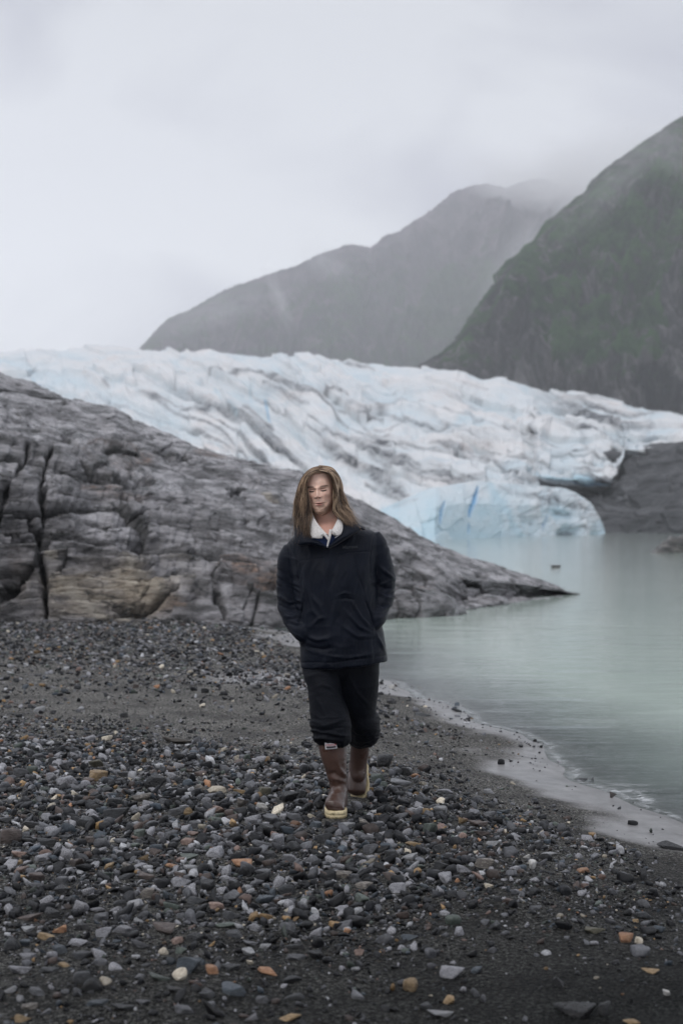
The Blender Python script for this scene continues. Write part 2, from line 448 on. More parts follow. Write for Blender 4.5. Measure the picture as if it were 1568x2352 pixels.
fiss = [([(118, 1040), (95, 1100), (105, 1180), (92, 1260), (100, 1340), (96, 1425)], 11, .8), ([(60, 1035), (40, 1090), (20, 1130), (0, 1200)], 8, .7),
        ([(70, 1160), (80, 1220), (70, 1290)], 6, .6), ([(133, 1075), (190, 1095), (250, 1100), (300, 1104), (350, 1106)], 17, .95), ([(70, 1190), (110, 1230), (100, 1300)], 14, .8), ([(350, 1030), (400, 1050), (450, 1052)], 6, .7), ([(560, 1090), (620, 1110), (660, 1112)], 4, .7), ([(380, 1170), (450, 1195), (520, 1200)], 6, .7), ([(600, 1180), (650, 1205), (690, 1210)], 5, .6), ([(200, 1180), (260, 1195), (330, 1190)], 6, .6), ([(245, 1238), (290, 1250), (350, 1262), (430, 1275)], 15, .95),
        ([(185, 1062), (230, 1080), (300, 1087)], 7, .8), ([(280, 1135), (292, 1163)], 6, .7), ([(310, 1140), (330, 1160)], 5, .6),
        ([(529, 1124), (558, 1128)], 9, 1.0), ([(525, 1140), (530, 1160)], 5, .7), ([(536, 1224), (572, 1210)], 5, .8), ([(430, 1275), (520, 1290), (610, 1312)], 9, .8),
        ([(150, 1320), (230, 1330), (330, 1345)], 6, .6), ([(250, 1395), (330, 1400), (400, 1385)], 7, .6), ([(20, 1250), (50, 1270), (80, 1265)], 10, .8), ([(10, 1340), (60, 1350)], 12, .8),
        ([(979, 1339), (990, 1370), (1010, 1388), (1044, 1404)], 5, .9), ([(1039, 1320), (1080, 1340), (1134, 1372)], 5, .8), ([(1090, 1310), (1120, 1325)], 7, .8),
        ([(1160, 1320), (1190, 1350)], 4, .6), ([(900, 1290), (940, 1300), (985, 1330)], 4, .5), ([(880, 1240), (930, 1270), (960, 1275)], 4, .5),
        ([(690, 1160), (640, 1148), (600, 1140)], 5, .6), ([(440, 1120), (500, 1145), (560, 1150)], 4, .5), ([(380, 1040), (440, 1065), (500, 1090)], 5, .5),
        ([(240, 1000), (290, 1020), (330, 1040)], 8, .7), ([(60, 975), (90, 990)], 9, .7), ([(140, 1000), (180, 1020)], 9, .7), ([(600, 1330), (640, 1380), (650, 1430)], 8, .7), ([(470, 1350), (520, 1420)], 7, .5),
        ([(690, 1345), (720, 1400), (760, 1420)], 8, .7)]
fs = strokes(vx + 14 * fbm(G * 2.2, 3, seed=71), vy + 10 * fbm(G * 2.2 + 5, 3, seed=72), fiss)
ed = np.clip((vyr[:, None] * 0 + 1), 0, 1)
ridge_soft = 0.45 + 0.55 * np.clip((vy - vyr[:, None]) / 30, 0, 1)
dsp = (dsp * ridge_soft - 0.42 * fs) * hgt_
G2 = G + nn * dsp[..., None]
# colour masks that belong to the stone itself
pn = fbm(G * 1.1 + 3, 4, seed=81)
tan = np.exp(-(((vx - 215) / 175) ** 2 + ((vy - 1360) / 55) ** 2) ** 1.5) + .6 * np.exp(-(((vx - 330) / 90) ** 2 + ((vy - 1320) / 40) ** 2)) 
tan = np.clip(tan * (.95 + 1.5 * pn), 0, .92)
rust = np.clip(strokes(vx, vy, [([(170, 1035), (260, 1050), (340, 1055)], 26, .8), ([(500, 1310), (600, 1345), (700, 1350)], 34, .9), ([(240, 1380), (420, 1400)], 16, .6),
                                ([(930, 1392), (1000, 1400)], 10, .8), ([(180, 1130), (360, 1150)], 16, .35), ([(590, 1138), (640, 1146)], 6, .9), ([(20, 1290), (60, 1340)], 30, .5), ([(450, 1030), (520, 1045)], 12, .6)]) * (.7 + 1.2 * pn), 0, 1)
pale = strokes(vx, vy, [([(100, 1288), (132, 1292)], 7, 1), ([(165, 1385), (240, 1410), (300, 1425)], 7, .9), ([(150, 1365), (180, 1368)], 9, .9), ([(90, 1320), (112, 1322)], 5, .9), ([(35, 1345), (55, 1340)], 5, .9),
                        ([(600, 1135), (650, 1147)], 3, .9), ([(280, 1290), (330, 1330), (410, 1352)], 9, .6), ([(130, 1165), (170, 1165)], 3, .7)])
rm, t, b = material('outcrop_rock')
n = N(t); co = n.obj()
st = n.mapping(co, (1, 1, 3.2), (0, math.radians(12), 0))
base = n.ramp(n.noise(st, 1.6, 8, .62, .4), [(.35, (.034, .035, .037)), (.45, (.13, .128, .135)), (.53, (.29, .283, .298)), (.66, (.46, .45, .47))])
hv = n.attr('blk'); base = n.mix(n.math('MULTIPLY', hv, .35), base, n.mix(.5, base, (.10, .095, .095)))
base = n.mix(n.attr('rust'), base, n.ramp(n.noise(st, 5.0, 5, .6), [(.35, (.045, .030, .025)), (.52, (.14, .085, .06)), (.68, (.38, .22, .13))]))
base = n.mix(n.attr('tan'), base, n.ramp(n.noise(st, 4.5, 7, .68, .5), [(.30, (.07, .058, .046)), (.42, (.26, .215, .165)), (.54, (.50, .43, .34)), (.68, (.72, .66, .55))]))
base = n.mix(n.attr('pale'), base, (.48, .44, .38))
spk = n.ramp(n.noise(st, 26.0, 4, .7), [(.56, 0.0), (.70, .45)])
base = n.mix(spk, base, (.30, .285, .28))
dkn = n.ramp(n.noise(n.mapping(co, (.9, .9, 3.0), (0, math.radians(12), 0)), 3.3, 6, .7, .8), [(.38, .9), (.47, 0.0)])
base = n.mix(dkn, base, (.022, .024, .025))
base = n.mix(n.attr('fis'), base, (.012, .014, .014))  # fissures, cracks and cavities painted near black, shade put into the colour
n.put(b.inputs['Base Color'], base)
n.put(b.inputs['Roughness'], n.ramp(n.noise(co, 2.2, 4), [(.40, .16), (.60, .48)]))
hb = n.math('ADD', n.noise(st, 14.0, 8, .7, .3), n.math('MULTIPLY', n.noise(co, 60.0, 4, .6), .3))
n.put(b.inputs['Normal'], n.bump(hb, .8, .05))
outc = np_obj('rock_outcrop', G2, grid_faces(*vx.shape), rm, attrs={'blk': (.5 * h1 + .5 * h2).ravel(), 'rust': rust.ravel(), 'tan': tan.ravel(), 'pale': pale.ravel(), 'fis': np.clip(np.maximum(fs * 1.5, .95 * k1 + .55 * k2 * wallm + .35 * k2), 0, 1).ravel() * .95})
tag(outc, 'long grey-brown ledged rock outcrop sloping from the left into the lake behind the walker', 'rock outcrop')

# ================================================================ far rocky shore under the ice, right
ux = np.linspace(1180, 1900, 420)
top = [(1180, 1150), (1300, 1095), (1345, 1120), (1400, 1100), (1430, 1046), (1480, 1040), (1568, 1030), (1900, 1010)]
dbs = np.interp(ux, [1180, 1385, 1568, 1900], [225, 225, 205, 180])
A_ = P(ux, 1200, dbs); A_[:, 2] = -3
B_ = P(ux, 1200, dbs + .5); B_[:, 2] = WATER_Z - .1
C_ = P(ux, 1180, dbs + 10)
D_ = P(ux, np.interp(ux, [p[0] for p in top], [p[1] for p in top]), dbs + 75)
E_ = D_ + np.array([0, 40, 2])
G = sheet([A_, B_, C_, D_, E_], [4, 70, 170, 12], 4)
nn = grid_normals(G); nn = nn if nn[200, 100, 1] < 0 else -nn
q = G * np.array([.12, .12, .3])
a_, s_ = G[..., 0] + 3 * fbm(G * .06, 3, seed=5), G[..., 2] + .08 * G[..., 0] + .10 * G[..., 1] + 1.5 * fbm(G * .08, 3, seed=6)
e1, hh1, _ = blocks(a_, s_, 0, 2.6, 11, 1.0, 400); e2, hh2, _ = blocks(a_, s_, 0, .9, 5, .4, 410)
G2 = G + nn * (e1 + e2 + 1.0 * fbm(q, 4, seed=411))[..., None] * np.clip((G[..., 2:3] - WATER_Z + .8) / 2, 0, 1)
fm_, t, b = material('far_shore_rock')
n = N(t); co = n.obj(); st = n.mapping(co, (1, 1, 2.6), (0, math.radians(8), 0))
base = n.ramp(n.noise(st, .22, 8, .66, .5), [(.32, (.010, .011, .013)), (.48, (.026, .027, .031)), (.60, (.055, .056, .062)), (.72, (.13, .128, .135))])
n.put(b.inputs['Base Color'], base); b.inputs['Roughness'].default_value = .6
n.put(b.inputs['Normal'], n.bump(n.noise(st, 1.2, 7, .7), .8, .6))
fsh = np_obj('rocky_shore', G2, grid_faces(*G.shape[:2]), fm_)
tag(fsh, 'dark bare rock bank between the lake and the right edge of the glacier', 'rock bank')
# ================================================================ glacier
def ice_material(name):
    m, t, b = material(name)
    n = N(t); co = n.obj()
    c = n.ramp(n.noise(n.mapping(co, (1, .5, 1.6)), .05, 8, .62, .5), [(.30, (.54, .60, .64)), (.45, (.65, .68, .70)), (.58, (.71, .71, .715)), (.72, (.66, .625, .61))])
    c = n.mix(n.attr('blue'), c, (.40, .60, .70))
    c = n.mix(n.attr('deep'), c, (.07, .30, .56))
    grit = n.ramp(n.noise(co, .35, 9, .75), [(.42, 0.0), (.58, 1.0)])
    c = n.mix(n.math('MULTIPLY', n.attr('dirt'), n.math('MULTIPLY_ADD', grit, .70, .62), clamp=True), c, (.062, .068, .080))  # mask holds real dirt and the painted shade of the cave mouth
    n.put(b.inputs['Base Color'], c)
    b.inputs['Roughness'].default_value = .5
    b.inputs['Specular IOR Level'].default_value = .35
    n.put(b.inputs['Normal'], n.bump(n.math('ADD', n.noise(co, .35, 7, .62), n.math('MULTIPLY', n.noise(n.mapping(co, (1, 1, 2)), 1.6, 5, .6), .3)), .55, 2.0))
    return m
icem = ice_material('glacier_ice')
gl_top = [(-500, 812), (0, 808), (60, 805), (120, 800), (200, 798), (250, 797), (310, 803), (400, 805), (500, 808), (560, 812), (640, 818), (700, 812), (780, 825), (860, 832), (940, 843), (1000, 850),
          (1070, 855), (1110, 870), (1150, 868), (1200, 882), (1260, 900), (1330, 898), (1380, 908), (1440, 925), (1500, 940), (1568, 948), (1800, 985), (2100, 1040)]
ux = np.concatenate([np.linspace(-500, -10, 90, endpoint=False), np.linspace(-10, 1580, 980), np.linspace(1585, 2100, 90)])
gb = [(-500, 1236), (900, 1236), (1000, 1215), (1150, 1200), (1225, 1170), (1235, 1108), (1300, 1114), (1345, 1117), (1398, 1117), (1408, 1108), (1415, 1082), (1428, 1062), (1432, 1042), (1480, 1052), (1510, 1062), (1568, 1066), (2100, 1090)]
gbd = [(-500, 165), (900, 160), (1150, 190), (1235, 240), (1400, 262), (1430, 285), (1568, 290), (2100, 290)]
gtd = [(-500, 900), (600, 760), (1000, 590), (1568, 470), (2100, 430)]
vb = curve(gb, ux); dbb = curve(gbd, ux); vt = curve(gl_top, ux); dt = curve(gtd, ux)
A_ = P(ux, vb + 22, dbb + 14)
B_ = P(ux, vb, dbb + 2)
B2 = P(ux, vb - 14, dbb)
C_ = P(ux, vb * .80 + vt * .20, dbb * 1.05 + 8)
M_ = P(ux, vb * .48 + vt * .52, dbb * .62 + dt * .38)
D_ = P(ux, vt, dt)
E_ = D_ + np.array([0, 60, -4]); F_ = D_ + np.array([0, 260, -60])
G = sheet([A_, B_, B2, C_, M_, D_, E_, F_], [10, 18, 90, 180, 210, 8, 6], 5)
vx = 784 + G[..., 0] / G[..., 1] * FPX; vy = HOR - (G[..., 2] - CZ) / G[..., 1] * FPX
nn = grid_normals(G); nn = nn if nn[500, 200, 2] > 0 else -nn
wq = np.stack([vx, vy, 0 * vx], -1)
wx = vx + 26 * fbm(wq / 150, 3, seed=500); wy = vy + 20 * fbm(wq / 120 + 7, 3, seed=503)
ang = np.radians(np.interp(wx, [0, 450, 800, 1200, 1600], [6, 20, 30, 16, 8]))
xs_ = np.linspace(-600, 2300, 600); y0_ = np.cumsum(np.tan(np.radians(np.interp(xs_, [0, 450, 800, 1200, 1600], [6, 20, 30, 16, 8]))) * (xs_[1] - xs_[0]))
ca_ = np.cos(ang); al = wx / ca_.mean(); ac = (wy - np.interp(wx, xs_, y0_)) * ca_ + 1000
q1 = np.stack([al / 150, ac / 30, 0 * al], -1); q2 = np.stack([al / 48, ac / 17, 0 * al + 4], -1); q3 = np.stack([al / 17, ac / 8, 0 * al + 8], -1)
b1, hb1, kb1 = blocks(al, ac, 0, 34, 95, 9.0, 510); b2, hb2, kb2 = blocks(al, ac, 0, 14, 34, 4.2, 520)
h_ = 17 * ridged(q1, 2, seed=530) + 9.5 * ridged(q2, 2, seed=540) + 2.5 * ridged(q3, 2, seed=545) + b1 * 1.1 + b2 * .8
ppm = G[..., 1] / FPX      # metres per grid unit at that distance
edge = np.clip((vy - vt[:, None]) / 45, 0.42, 1) * np.clip((vb[:, None] - vy + 8) / 30, 0.15, 1)
dirt_s = [([(490, 860), (560, 862), (640, 865), (690, 885)], 7, .8), ([(585, 868), (640, 880), (700, 890), (790, 905)], 9, .9), ([(430, 945), (500, 942), (530, 955)], 11, .85), ([(560, 945), (600, 970), (635, 998)], 8, .8),
          ([(700, 970), (740, 1000), (760, 1030), (790, 1045)], 9, .8), ([(740, 985), (800, 1000), (850, 1040), (900, 1060), (960, 1080)], 12, .75), ([(780, 1055), (850, 1080), (900, 1120), (940, 1135)], 17, .85),
          ([(800, 1020), (870, 1060), (930, 1100), (1000, 1115)], 8, .6), ([(760, 930), (820, 945), (880, 955)], 6, .6), ([(980, 1030), (1060, 1045), (1130, 1065), (1200, 1100)], 8, .55), ([(1100, 975), (1180, 990), (1250, 1000), (1290, 1010)], 4, .5),
          ([(850, 900), (900, 920), (960, 930)], 5, .4), ([(440, 988), (480, 1000)], 4, .7), ([(780, 825), (830, 835), (860, 850)], 5, .6), ([(240, 880), (262, 890)], 5, .6), ([(900, 985), (980, 1000), (1050, 1030)], 5, .45),
          ([(1180, 1105), (1240, 1112), (1300, 1118), (1340, 1130)], 7, .55), ([(610, 890), (655, 905), (700, 925)], 9, .55), ([(800, 935), (845, 975), (900, 990)], 5, .4), ([(1330, 1000), (1345, 1040)], 6, .35), ([(1290, 990), (1330, 975)], 5, .4),
          ([(1390, 950), (1420, 985)], 5, .35), ([(1050, 880), (1120, 900)], 4, .35), ([(400, 1000), (470, 1030), (540, 1040)], 4, .3), ([(700, 900), (790, 925), (880, 960)], 4, .5), ([(840, 1110), (900, 1135), (960, 1150)], 7, .6)]
dirt = np.clip(1.35 * strokes(wx, wy, dirt_s), 0, 1)
low = np.clip(-(h_ - 8) / 18, 0, 1)
dirt = np.clip(np.maximum(dirt * (0.75 + .5 * fbm(wq / 14, 3, seed=560)), .62 * np.clip(ridged(np.stack([al / 260, ac / 20, 0 * al + 2], -1), 3, seed=566) - .30, 0, 1) * 2.4 * np.clip((vy - 860) / 50, 0, 1) * np.clip(fbm(wq / 170, 2, seed=568) + .35, 0, 1) * 1.6), 0, 1)
bl_s = [([(605, 915), (615, 940), (622, 970)], 3.5, .9), ([(575, 900), (580, 925)], 3, .6), ([(535, 940), (552, 965)], 4, .6), ([(1240, 1100), (1300, 1106), (1400, 1108)], 12, .9), ([(1440, 1050), (1568, 1062)], 8, .9), ([(85, 878), (92, 884)], 4, .9),
        ([(1030, 995), (1080, 975), (1130, 985)], 14, .4), ([(500, 900), (520, 930)], 5, .4), ([(750, 1050), (765, 1085)], 8, .4), ([(0, 850), (120, 870), (250, 905)], 22, .4), ([(880, 1170), (940, 1200)], 30, .5), ([(1490, 1000), (1560, 1005)], 12, .4), ([(1150, 1080), (1230, 1090)], 12, .4)]
deep_s = [([(607, 920), (614, 945), (621, 968)], 1.6, .9), ([(1320, 1109), (1400, 1113)], 6, .7), ([(1435, 1050), (1500, 1058)], 5, .8), ([(1520, 1062), (1568, 1066)], 6, .8), ([(91, 880), (93, 884)], 3, .9)]
blue = np.clip(np.maximum(strokes(wx, wy, bl_s), low * .30 + .16 * np.clip(fbm(wq / 95, 3, seed=570), 0, 1)), 0, 1)
deep = strokes(vx, vy, deep_s)
G2 = G + nn * ((h_ - 4) * edge * ppm * .80)[..., None] - nn * (dirt * 3 * ppm)[..., None]
glac = np_obj('glacier', G2, grid_faces(*vx.shape), icem, attrs={'blue': blue.ravel(), 'deep': deep.ravel(), 'dirt': dirt.ravel()})
tag(glac, 'wide pale blue-white glacier with grey dirt bands flowing down to the lake', 'glacier')

# the bulging snout at the water
ux = np.linspace(835, 1392, 620)
lt = [(835, 1200), (880, 1168), (930, 1145), (985, 1122), (1040, 1112), (1090, 1104), (1150, 1108), (1200, 1112), (1260, 1116), (1300, 1122), (1335, 1138), (1362, 1160), (1376, 1184), (1386, 1205), (1392, 1224)]
lb = [(835, 1242), (1000, 1242), (1100, 1240), (1200, 1237), (1290, 1232), (1392, 1226)]
vt = curve(lt, ux); vb = curve(lb, ux); dbb = FPX * 1.65 / (np.maximum(vb, 1226) - 1200)
dbb = np.interp(ux, [835, 1000, 1392], [131, 133, 200]) 
zb = P(ux, 1200, dbb); 
A_ = P(ux, 1200, dbb + .5); A_[:, 2] = -2.5
B_ = P(ux, 1200, dbb); B_[:, 2] = WATER_Z - .25
C_ = P(ux, vt * .62 + 1238 * .38, dbb + 5)
D_ = P(ux, vt, dbb + 18)
E_ = D_ + np.array([0, 14, -.5]); F_ = D_ + np.array([0, 40, -6])
G = sheet([A_, B_, C_, D_, E_, F_], [5, 110, 120, 24, 12], 8)
vx = 784 + G[..., 0] / G[..., 1] * FPX; vy = HOR - (G[..., 2] - CZ) / G[..., 1] * FPX
nn = grid_normals(G); nn = nn if nn[300, 150, 1] < 0 else -nn
wq = np.stack([vx, vy, 0 * vx], -1)
wx = vx + 16 * fbm(wq / 60, 3, seed=600); wy = vy + 14 * fbm(wq / 60 + 7, 3, seed=603)
c1_, hc1, kc1 = blocks(wy * 1.0 + .5 * wx, wx - .25 * wy, 0, 52, 70, 8, 610)
c2_, hc2, kc2 = blocks(wy, wx + .4 * wy, 0, 17, 22, 3, 620)
rightm = np.clip((vx - 1130) / 120, 0, 1)
h_ = c1_ * (.55 + .4 * rightm) + c2_ * (.25 + .6 * rightm) + 5 * ridged(wq / np.array([46, 30, 1]), 3, seed=630) * (.4 + .9 * rightm)
fis2 = strokes(wx * .3 + vx * .7, vy, [([(1096, 1118), (1090, 1150), (1082, 1185)], 6.0, 1.0), ([(1018, 1150), (1014, 1175), (1012, 1205)], 3.5, .85), ([(1080, 1200), (1081, 1225)], 3, .6), ([(1262, 1180), (1250, 1215)], 4, .4)])
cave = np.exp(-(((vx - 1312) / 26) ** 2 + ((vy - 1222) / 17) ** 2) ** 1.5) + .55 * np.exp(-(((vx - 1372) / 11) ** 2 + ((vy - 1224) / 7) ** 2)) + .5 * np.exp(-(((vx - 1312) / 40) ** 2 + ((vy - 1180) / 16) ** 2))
ppm = G[..., 1] / FPX
edge = np.clip((vy - vt[:, None] + 6) / 30, .25, 1)
G2 = G + nn * (((h_ - 1) * edge - 9 * fis2 - 34 * np.clip(cave, 0, 1)) * ppm * .75)[..., None]
blue = np.clip(.40 * (1 - rightm) * np.clip((vy - 1110) / 60, 0, 1) + .22 + .3 * np.clip(-h_ / 8, 0, 1) + .6 * np.clip(cave, 0, 1) + .25 * fbm(wq / 30, 3, seed=640) + .35 * np.exp(-((wx - 1130 - (vy - 1110) * .5) / 10) ** 2), 0, .75)
dirt = np.clip(.6 * rightm * np.clip(ridged(np.stack([wx / 60, wy / 16, 0 * wx], -1), 3, seed=650) - .35, 0, 1) * 2 + .35 * strokes(wx, wy, [([(1150, 1120), (1240, 1140), (1330, 1140)], 9, 1), ([(900, 1160), (960, 1140)], 8, .8), ([(1190, 1180), (1240, 1190)], 10, .8)]), 0, .75)
dirt = np.maximum(dirt, np.exp(-(((vx - 1312) / 18) ** 2 + ((vy - 1224) / 11) ** 2) ** 2) * 1.0)  # cave mouth painted dark: its shade is added to the mask
sn = np_obj('ice_front', G2, grid_faces(*vx.shape), icem, glac, attrs={'blue': blue.ravel(), 'deep': np.clip(fis2, 0, 1).ravel() * .95, 'dirt': dirt.ravel()})

# ================================================================ mountains
def mountain(name, ux, vtop, dtop, vbot, dbot, amp, scale, seed, mat, vegf, nv=420, extra=None):
    vt = curve(vtop, ux); dt = curve(dtop, ux); vb = curve(vbot, ux); db_ = curve(dbot, ux)
    A_ = P(ux, vb, db_); D_ = P(ux, vt, dt); M_ = P(ux, vt * .5 + vb * .5, db_ * .55 + dt * .45)
    E_ = D_ + np.array([0, dt.mean() * .05, -6]); F_ = D_ + np.array([0, dt.mean() * .3, -dt.mean() * .1])
    G = sheet([A_, M_, D_, E_, F_], [nv // 2, nv // 2, 8, 6], 6)
    vx = 784 + G[..., 0] / G[..., 1] * FPX; vy = HOR - (G[..., 2] - CZ) / G[..., 1] * FPX
    nn = grid_normals(G); nn = nn if nn[len(ux) // 2, nv // 2, 2] > 0 else -nn
    wq = np.stack([vx, vy, 0 * vx], -1)
    wx = vx + 40 * fbm(wq / 160, 3, seed=seed); wy = vy + 40 * fbm(wq / 160 + 9, 3, seed=seed + 2)
    # spurs and gullies running down the fall line (down and to the left)
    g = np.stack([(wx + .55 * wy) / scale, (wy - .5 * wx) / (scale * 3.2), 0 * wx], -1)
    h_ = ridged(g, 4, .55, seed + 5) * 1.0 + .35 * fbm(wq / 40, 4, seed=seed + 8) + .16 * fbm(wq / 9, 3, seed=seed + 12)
    ppm = G[..., 1] / FPX
    edge = np.clip((vy - vt[:, None]) / 110, .06, 1)
    fuzz = .9 * vnoise(wq / 3.0, seed + 20) * (amp > 30)
    G2 = G + nn * ((h_ * amp * edge + fuzz * 1.8) * ppm)[..., None]
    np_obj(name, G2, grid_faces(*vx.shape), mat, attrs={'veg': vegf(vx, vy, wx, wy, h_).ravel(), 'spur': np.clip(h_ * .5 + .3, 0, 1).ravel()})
    o = COL.objects[-1] if False else bpy.data.objects[name]
    tag(o, kind='structure'); return o

def mtn_mat(name, sc, g1, g2, r1, r2):
    m, t, b = material(name); n = N(t); co = n.obj()
    st = n.mapping(co, (1, 1, .8), (0, math.radians(-35), 0))
    veg = n.ramp(n.noise(co, sc * 2.0, 9, .75), [(.40, g1), (.60, g2)])
    rock = n.ramp(n.noise(n.mapping(co, (2.6, 1, .7), (0, math.radians(32), 0)), sc * 1.6, 9, .7, .6), [(.40, r1), (.5, tuple(a * .7 + c * .3 for a, c in zip(r1, r2))), (.62, r2)])
    f = n.math('ADD', n.attr('veg'), n.math('MULTIPLY_ADD', n.noise(co, sc * 3.5, 8, .72), 2.2, -1.1))
    rock = n.mix(n.attr('spur'), n.mix(.55, rock, (.02, .02, .022)), rock); veg = n.mix(n.attr('spur'), n.mix(.6, veg, (.010, .018, .010)), veg)  # gullies darkened in the colour, painted shade that brings out the relief
    c = n.mix(n.ramp(f, [(.38, 0.0), (.62, 1.0)]), rock, veg)
    n.put(b.inputs['Base Color'], c); b.inputs['Roughness'].default_value = .9; b.inputs['Specular IOR Level'].default_value = .15
    n.put(b.inputs['Normal'], n.bump(n.noise(co, sc * 5, 9, .75), 1.0, 9.0))
    return m
nearm = mtn_mat('near_mountain', .018, (.014, .042, .022), (.070, .165, .050), (.016, .017, .020), (.25, .24, .245))
farm = mtn_mat('far_mountain', .006, (.020, .042, .022), (.060, .105, .045), (.034, .028, .038), (.20, .155, .185))
def vegn(vx, vy, wx, wy, h):
    v = np.clip((930 - vy - (vx - 1300) * -.10) / 190, 0, .46) + .22 * h
    v = v + strokes(wx, wy, [([(1400, 770), (1460, 760), (1510, 750)], 26, .6), ([(1440, 680), (1500, 690)], 22, .5), ([(1400, 850), (1470, 820)], 14, .5), ([(1250, 720), (1330, 740), (1400, 760)], 20, .3), ([(1330, 560), (1450, 560)], 60, .2)])
    v = v - .55 * strokes(wx, wy, [([(1540, 640), (1530, 760), (1568, 830)], 22, 1), ([(1190, 560), (1130, 650), (1100, 700)], 8, .7), ([(1100, 760), (1200, 760), (1280, 850)], 45, .9), ([(1350, 660), (1330, 740)], 14, .7), ([(1480, 860), (1568, 880)], 40, 1)])
    return v
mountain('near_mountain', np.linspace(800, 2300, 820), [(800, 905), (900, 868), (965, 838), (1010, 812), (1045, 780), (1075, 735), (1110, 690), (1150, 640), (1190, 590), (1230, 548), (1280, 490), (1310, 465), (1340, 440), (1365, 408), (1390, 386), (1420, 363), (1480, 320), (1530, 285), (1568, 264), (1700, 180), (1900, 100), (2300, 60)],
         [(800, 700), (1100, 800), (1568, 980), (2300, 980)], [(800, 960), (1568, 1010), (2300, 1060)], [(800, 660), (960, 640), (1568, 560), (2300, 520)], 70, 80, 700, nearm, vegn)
def vegf(vx, vy, wx, wy, h):
    return np.clip((vy - 560) / 260, 0, .42) + .12 * h + .28 * np.clip((vx - 700) / 400, 0, 1) * np.clip((vy - 480) / 200, 0, 1) - .5 * strokes(wx, wy, [([(885, 705), (910, 700)], 12, 1)])
mountain('far_mountain', np.linspace(290, 1750, 760), [(290, 830), (320, 802), (350, 772), (385, 735), (410, 722), (430, 716), (470, 690), (520, 665), (600, 636), (680, 606), (740, 580), (800, 562), (830, 565), (850, 570), (890, 538), (912, 534), (950, 505), (1000, 474), (1040, 442), (1085, 422), (1120, 420),
         (1160, 432), (1200, 415), (1240, 408), (1300, 424), (1400, 430), (1750, 380)],
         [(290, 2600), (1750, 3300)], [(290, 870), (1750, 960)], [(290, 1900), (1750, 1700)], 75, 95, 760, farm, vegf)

# ================================================================ islet and small rocks in the lake
def stone_shape(sub, seed, flat=(1, .78, .5), planes=14, sharp=14.0, rough=.05):
    bm = bmesh.new(); bmesh.ops.create_icosphere(bm, subdivisions=sub, radius=1)
    V = np.array([v.co[:] for v in bm.verts]); F = np.array([[v.index for v in f.verts] for f in bm.faces]); bm.free()
    r = np.random.default_rng(seed)
    nrm = r.normal(size=(planes, 3)); nrm /= np.linalg.norm(nrm, axis=1, keepdims=True)
    nrm = np.concatenate([nrm, [[0, 0, 1], [0, 0, -1]]]); hk = np.concatenate([r.uniform(.62, 1.0, planes), [.75, .75]])
    q = np.clip(V @ nrm.T, 1e-3, None) / hk
    rad = 1 / (np.sum(q ** sharp, 1) ** (1 / sharp))
    W = V * rad[:, None]
    W = W * (1 + rough * fbm(W * 2.2 + seed, 4, seed=seed)[:, None] * 2)
    W = W / np.abs(W).max(0) * np.array(flat)
    return W, F

im, t, b = material('lake_rock')
n = N(t); co = n.obj()
n.put(b.inputs['Base Color'], n.ramp(n.noise(n.mapping(co, (1, 1, 2.5), (0, .4, 0)), 1.4, 8, .68, .5), [(.34, (.025, .026, .027)), (.5, (.075, .073, .072)), (.64, (.19, .18, .17))]))
b.inputs['Roughness'].default_value = .42; n.put(b.inputs['Normal'], n.bump(n.noise(co, 5, 7, .7), .8, .12))
W, F = stone_shape(6, 911, (1.75, 1.1, 1.0), 16, 9, .10)
W[:, 2] *= np.interp(W[:, 0], [-1.75, -.6, .5, 1.75], [.25, .75, 1.0, 1.0])
d1_, _, _ = blocks(W[:, 0], W[:, 2] + .3 * W[:, 0], 0, .3, .8, .10, 920); W = W + W / np.linalg.norm(W, axis=1, keepdims=True) * d1_[:, None]
o = np_obj('islet', W, F, im); o.location = (784 / FPX * 76 - .15, 77.5, WATER_Z - .12); o.scale = (1.25, 1.2, 1.15)
tag(o, 'dark wet rock islet rising from the lake at the right edge of the photo', 'rock')
W, F = stone_shape(4, 912, (.22, .16, .10), 10, 9, .10)
o = np_obj('lake_rock', W, F, im); p_ = P(1277, 1303.5, FPX * 1.65 / 103.5); o.location = (p_[0], p_[1], WATER_Z + .01); o.scale = (.95, .9, .8)
tag(o, 'tiny dark rock tip poking out of open water between the outcrop and the islet', 'rock')
# ================================================================ the walker
def pt(vx, vy, d): return Vector(P(vx, vy, d).tolist())

def catmull(pts, n):
    """pts (k, m) -> n samples of a smooth curve through them"""
    pts = np.asarray(pts, float); k = len(pts)
    u = np.linspace(0, k - 1, n); i = np.clip(np.floor(u).astype(int), 0, k - 2); t = (u - i)[:, None]
    p0 = pts[np.clip(i - 1, 0, k - 1)]; p1 = pts[i]; p2 = pts[i + 1]; p3 = pts[np.clip(i + 2, 0, k - 1)]
    return .5 * ((2 * p1) + (-p0 + p2) * t + (2 * p0 - 5 * p1 + 4 * p2 - p3) * t * t + (-p0 + 3 * p1 - 3 * p2 + p3) * t ** 3)

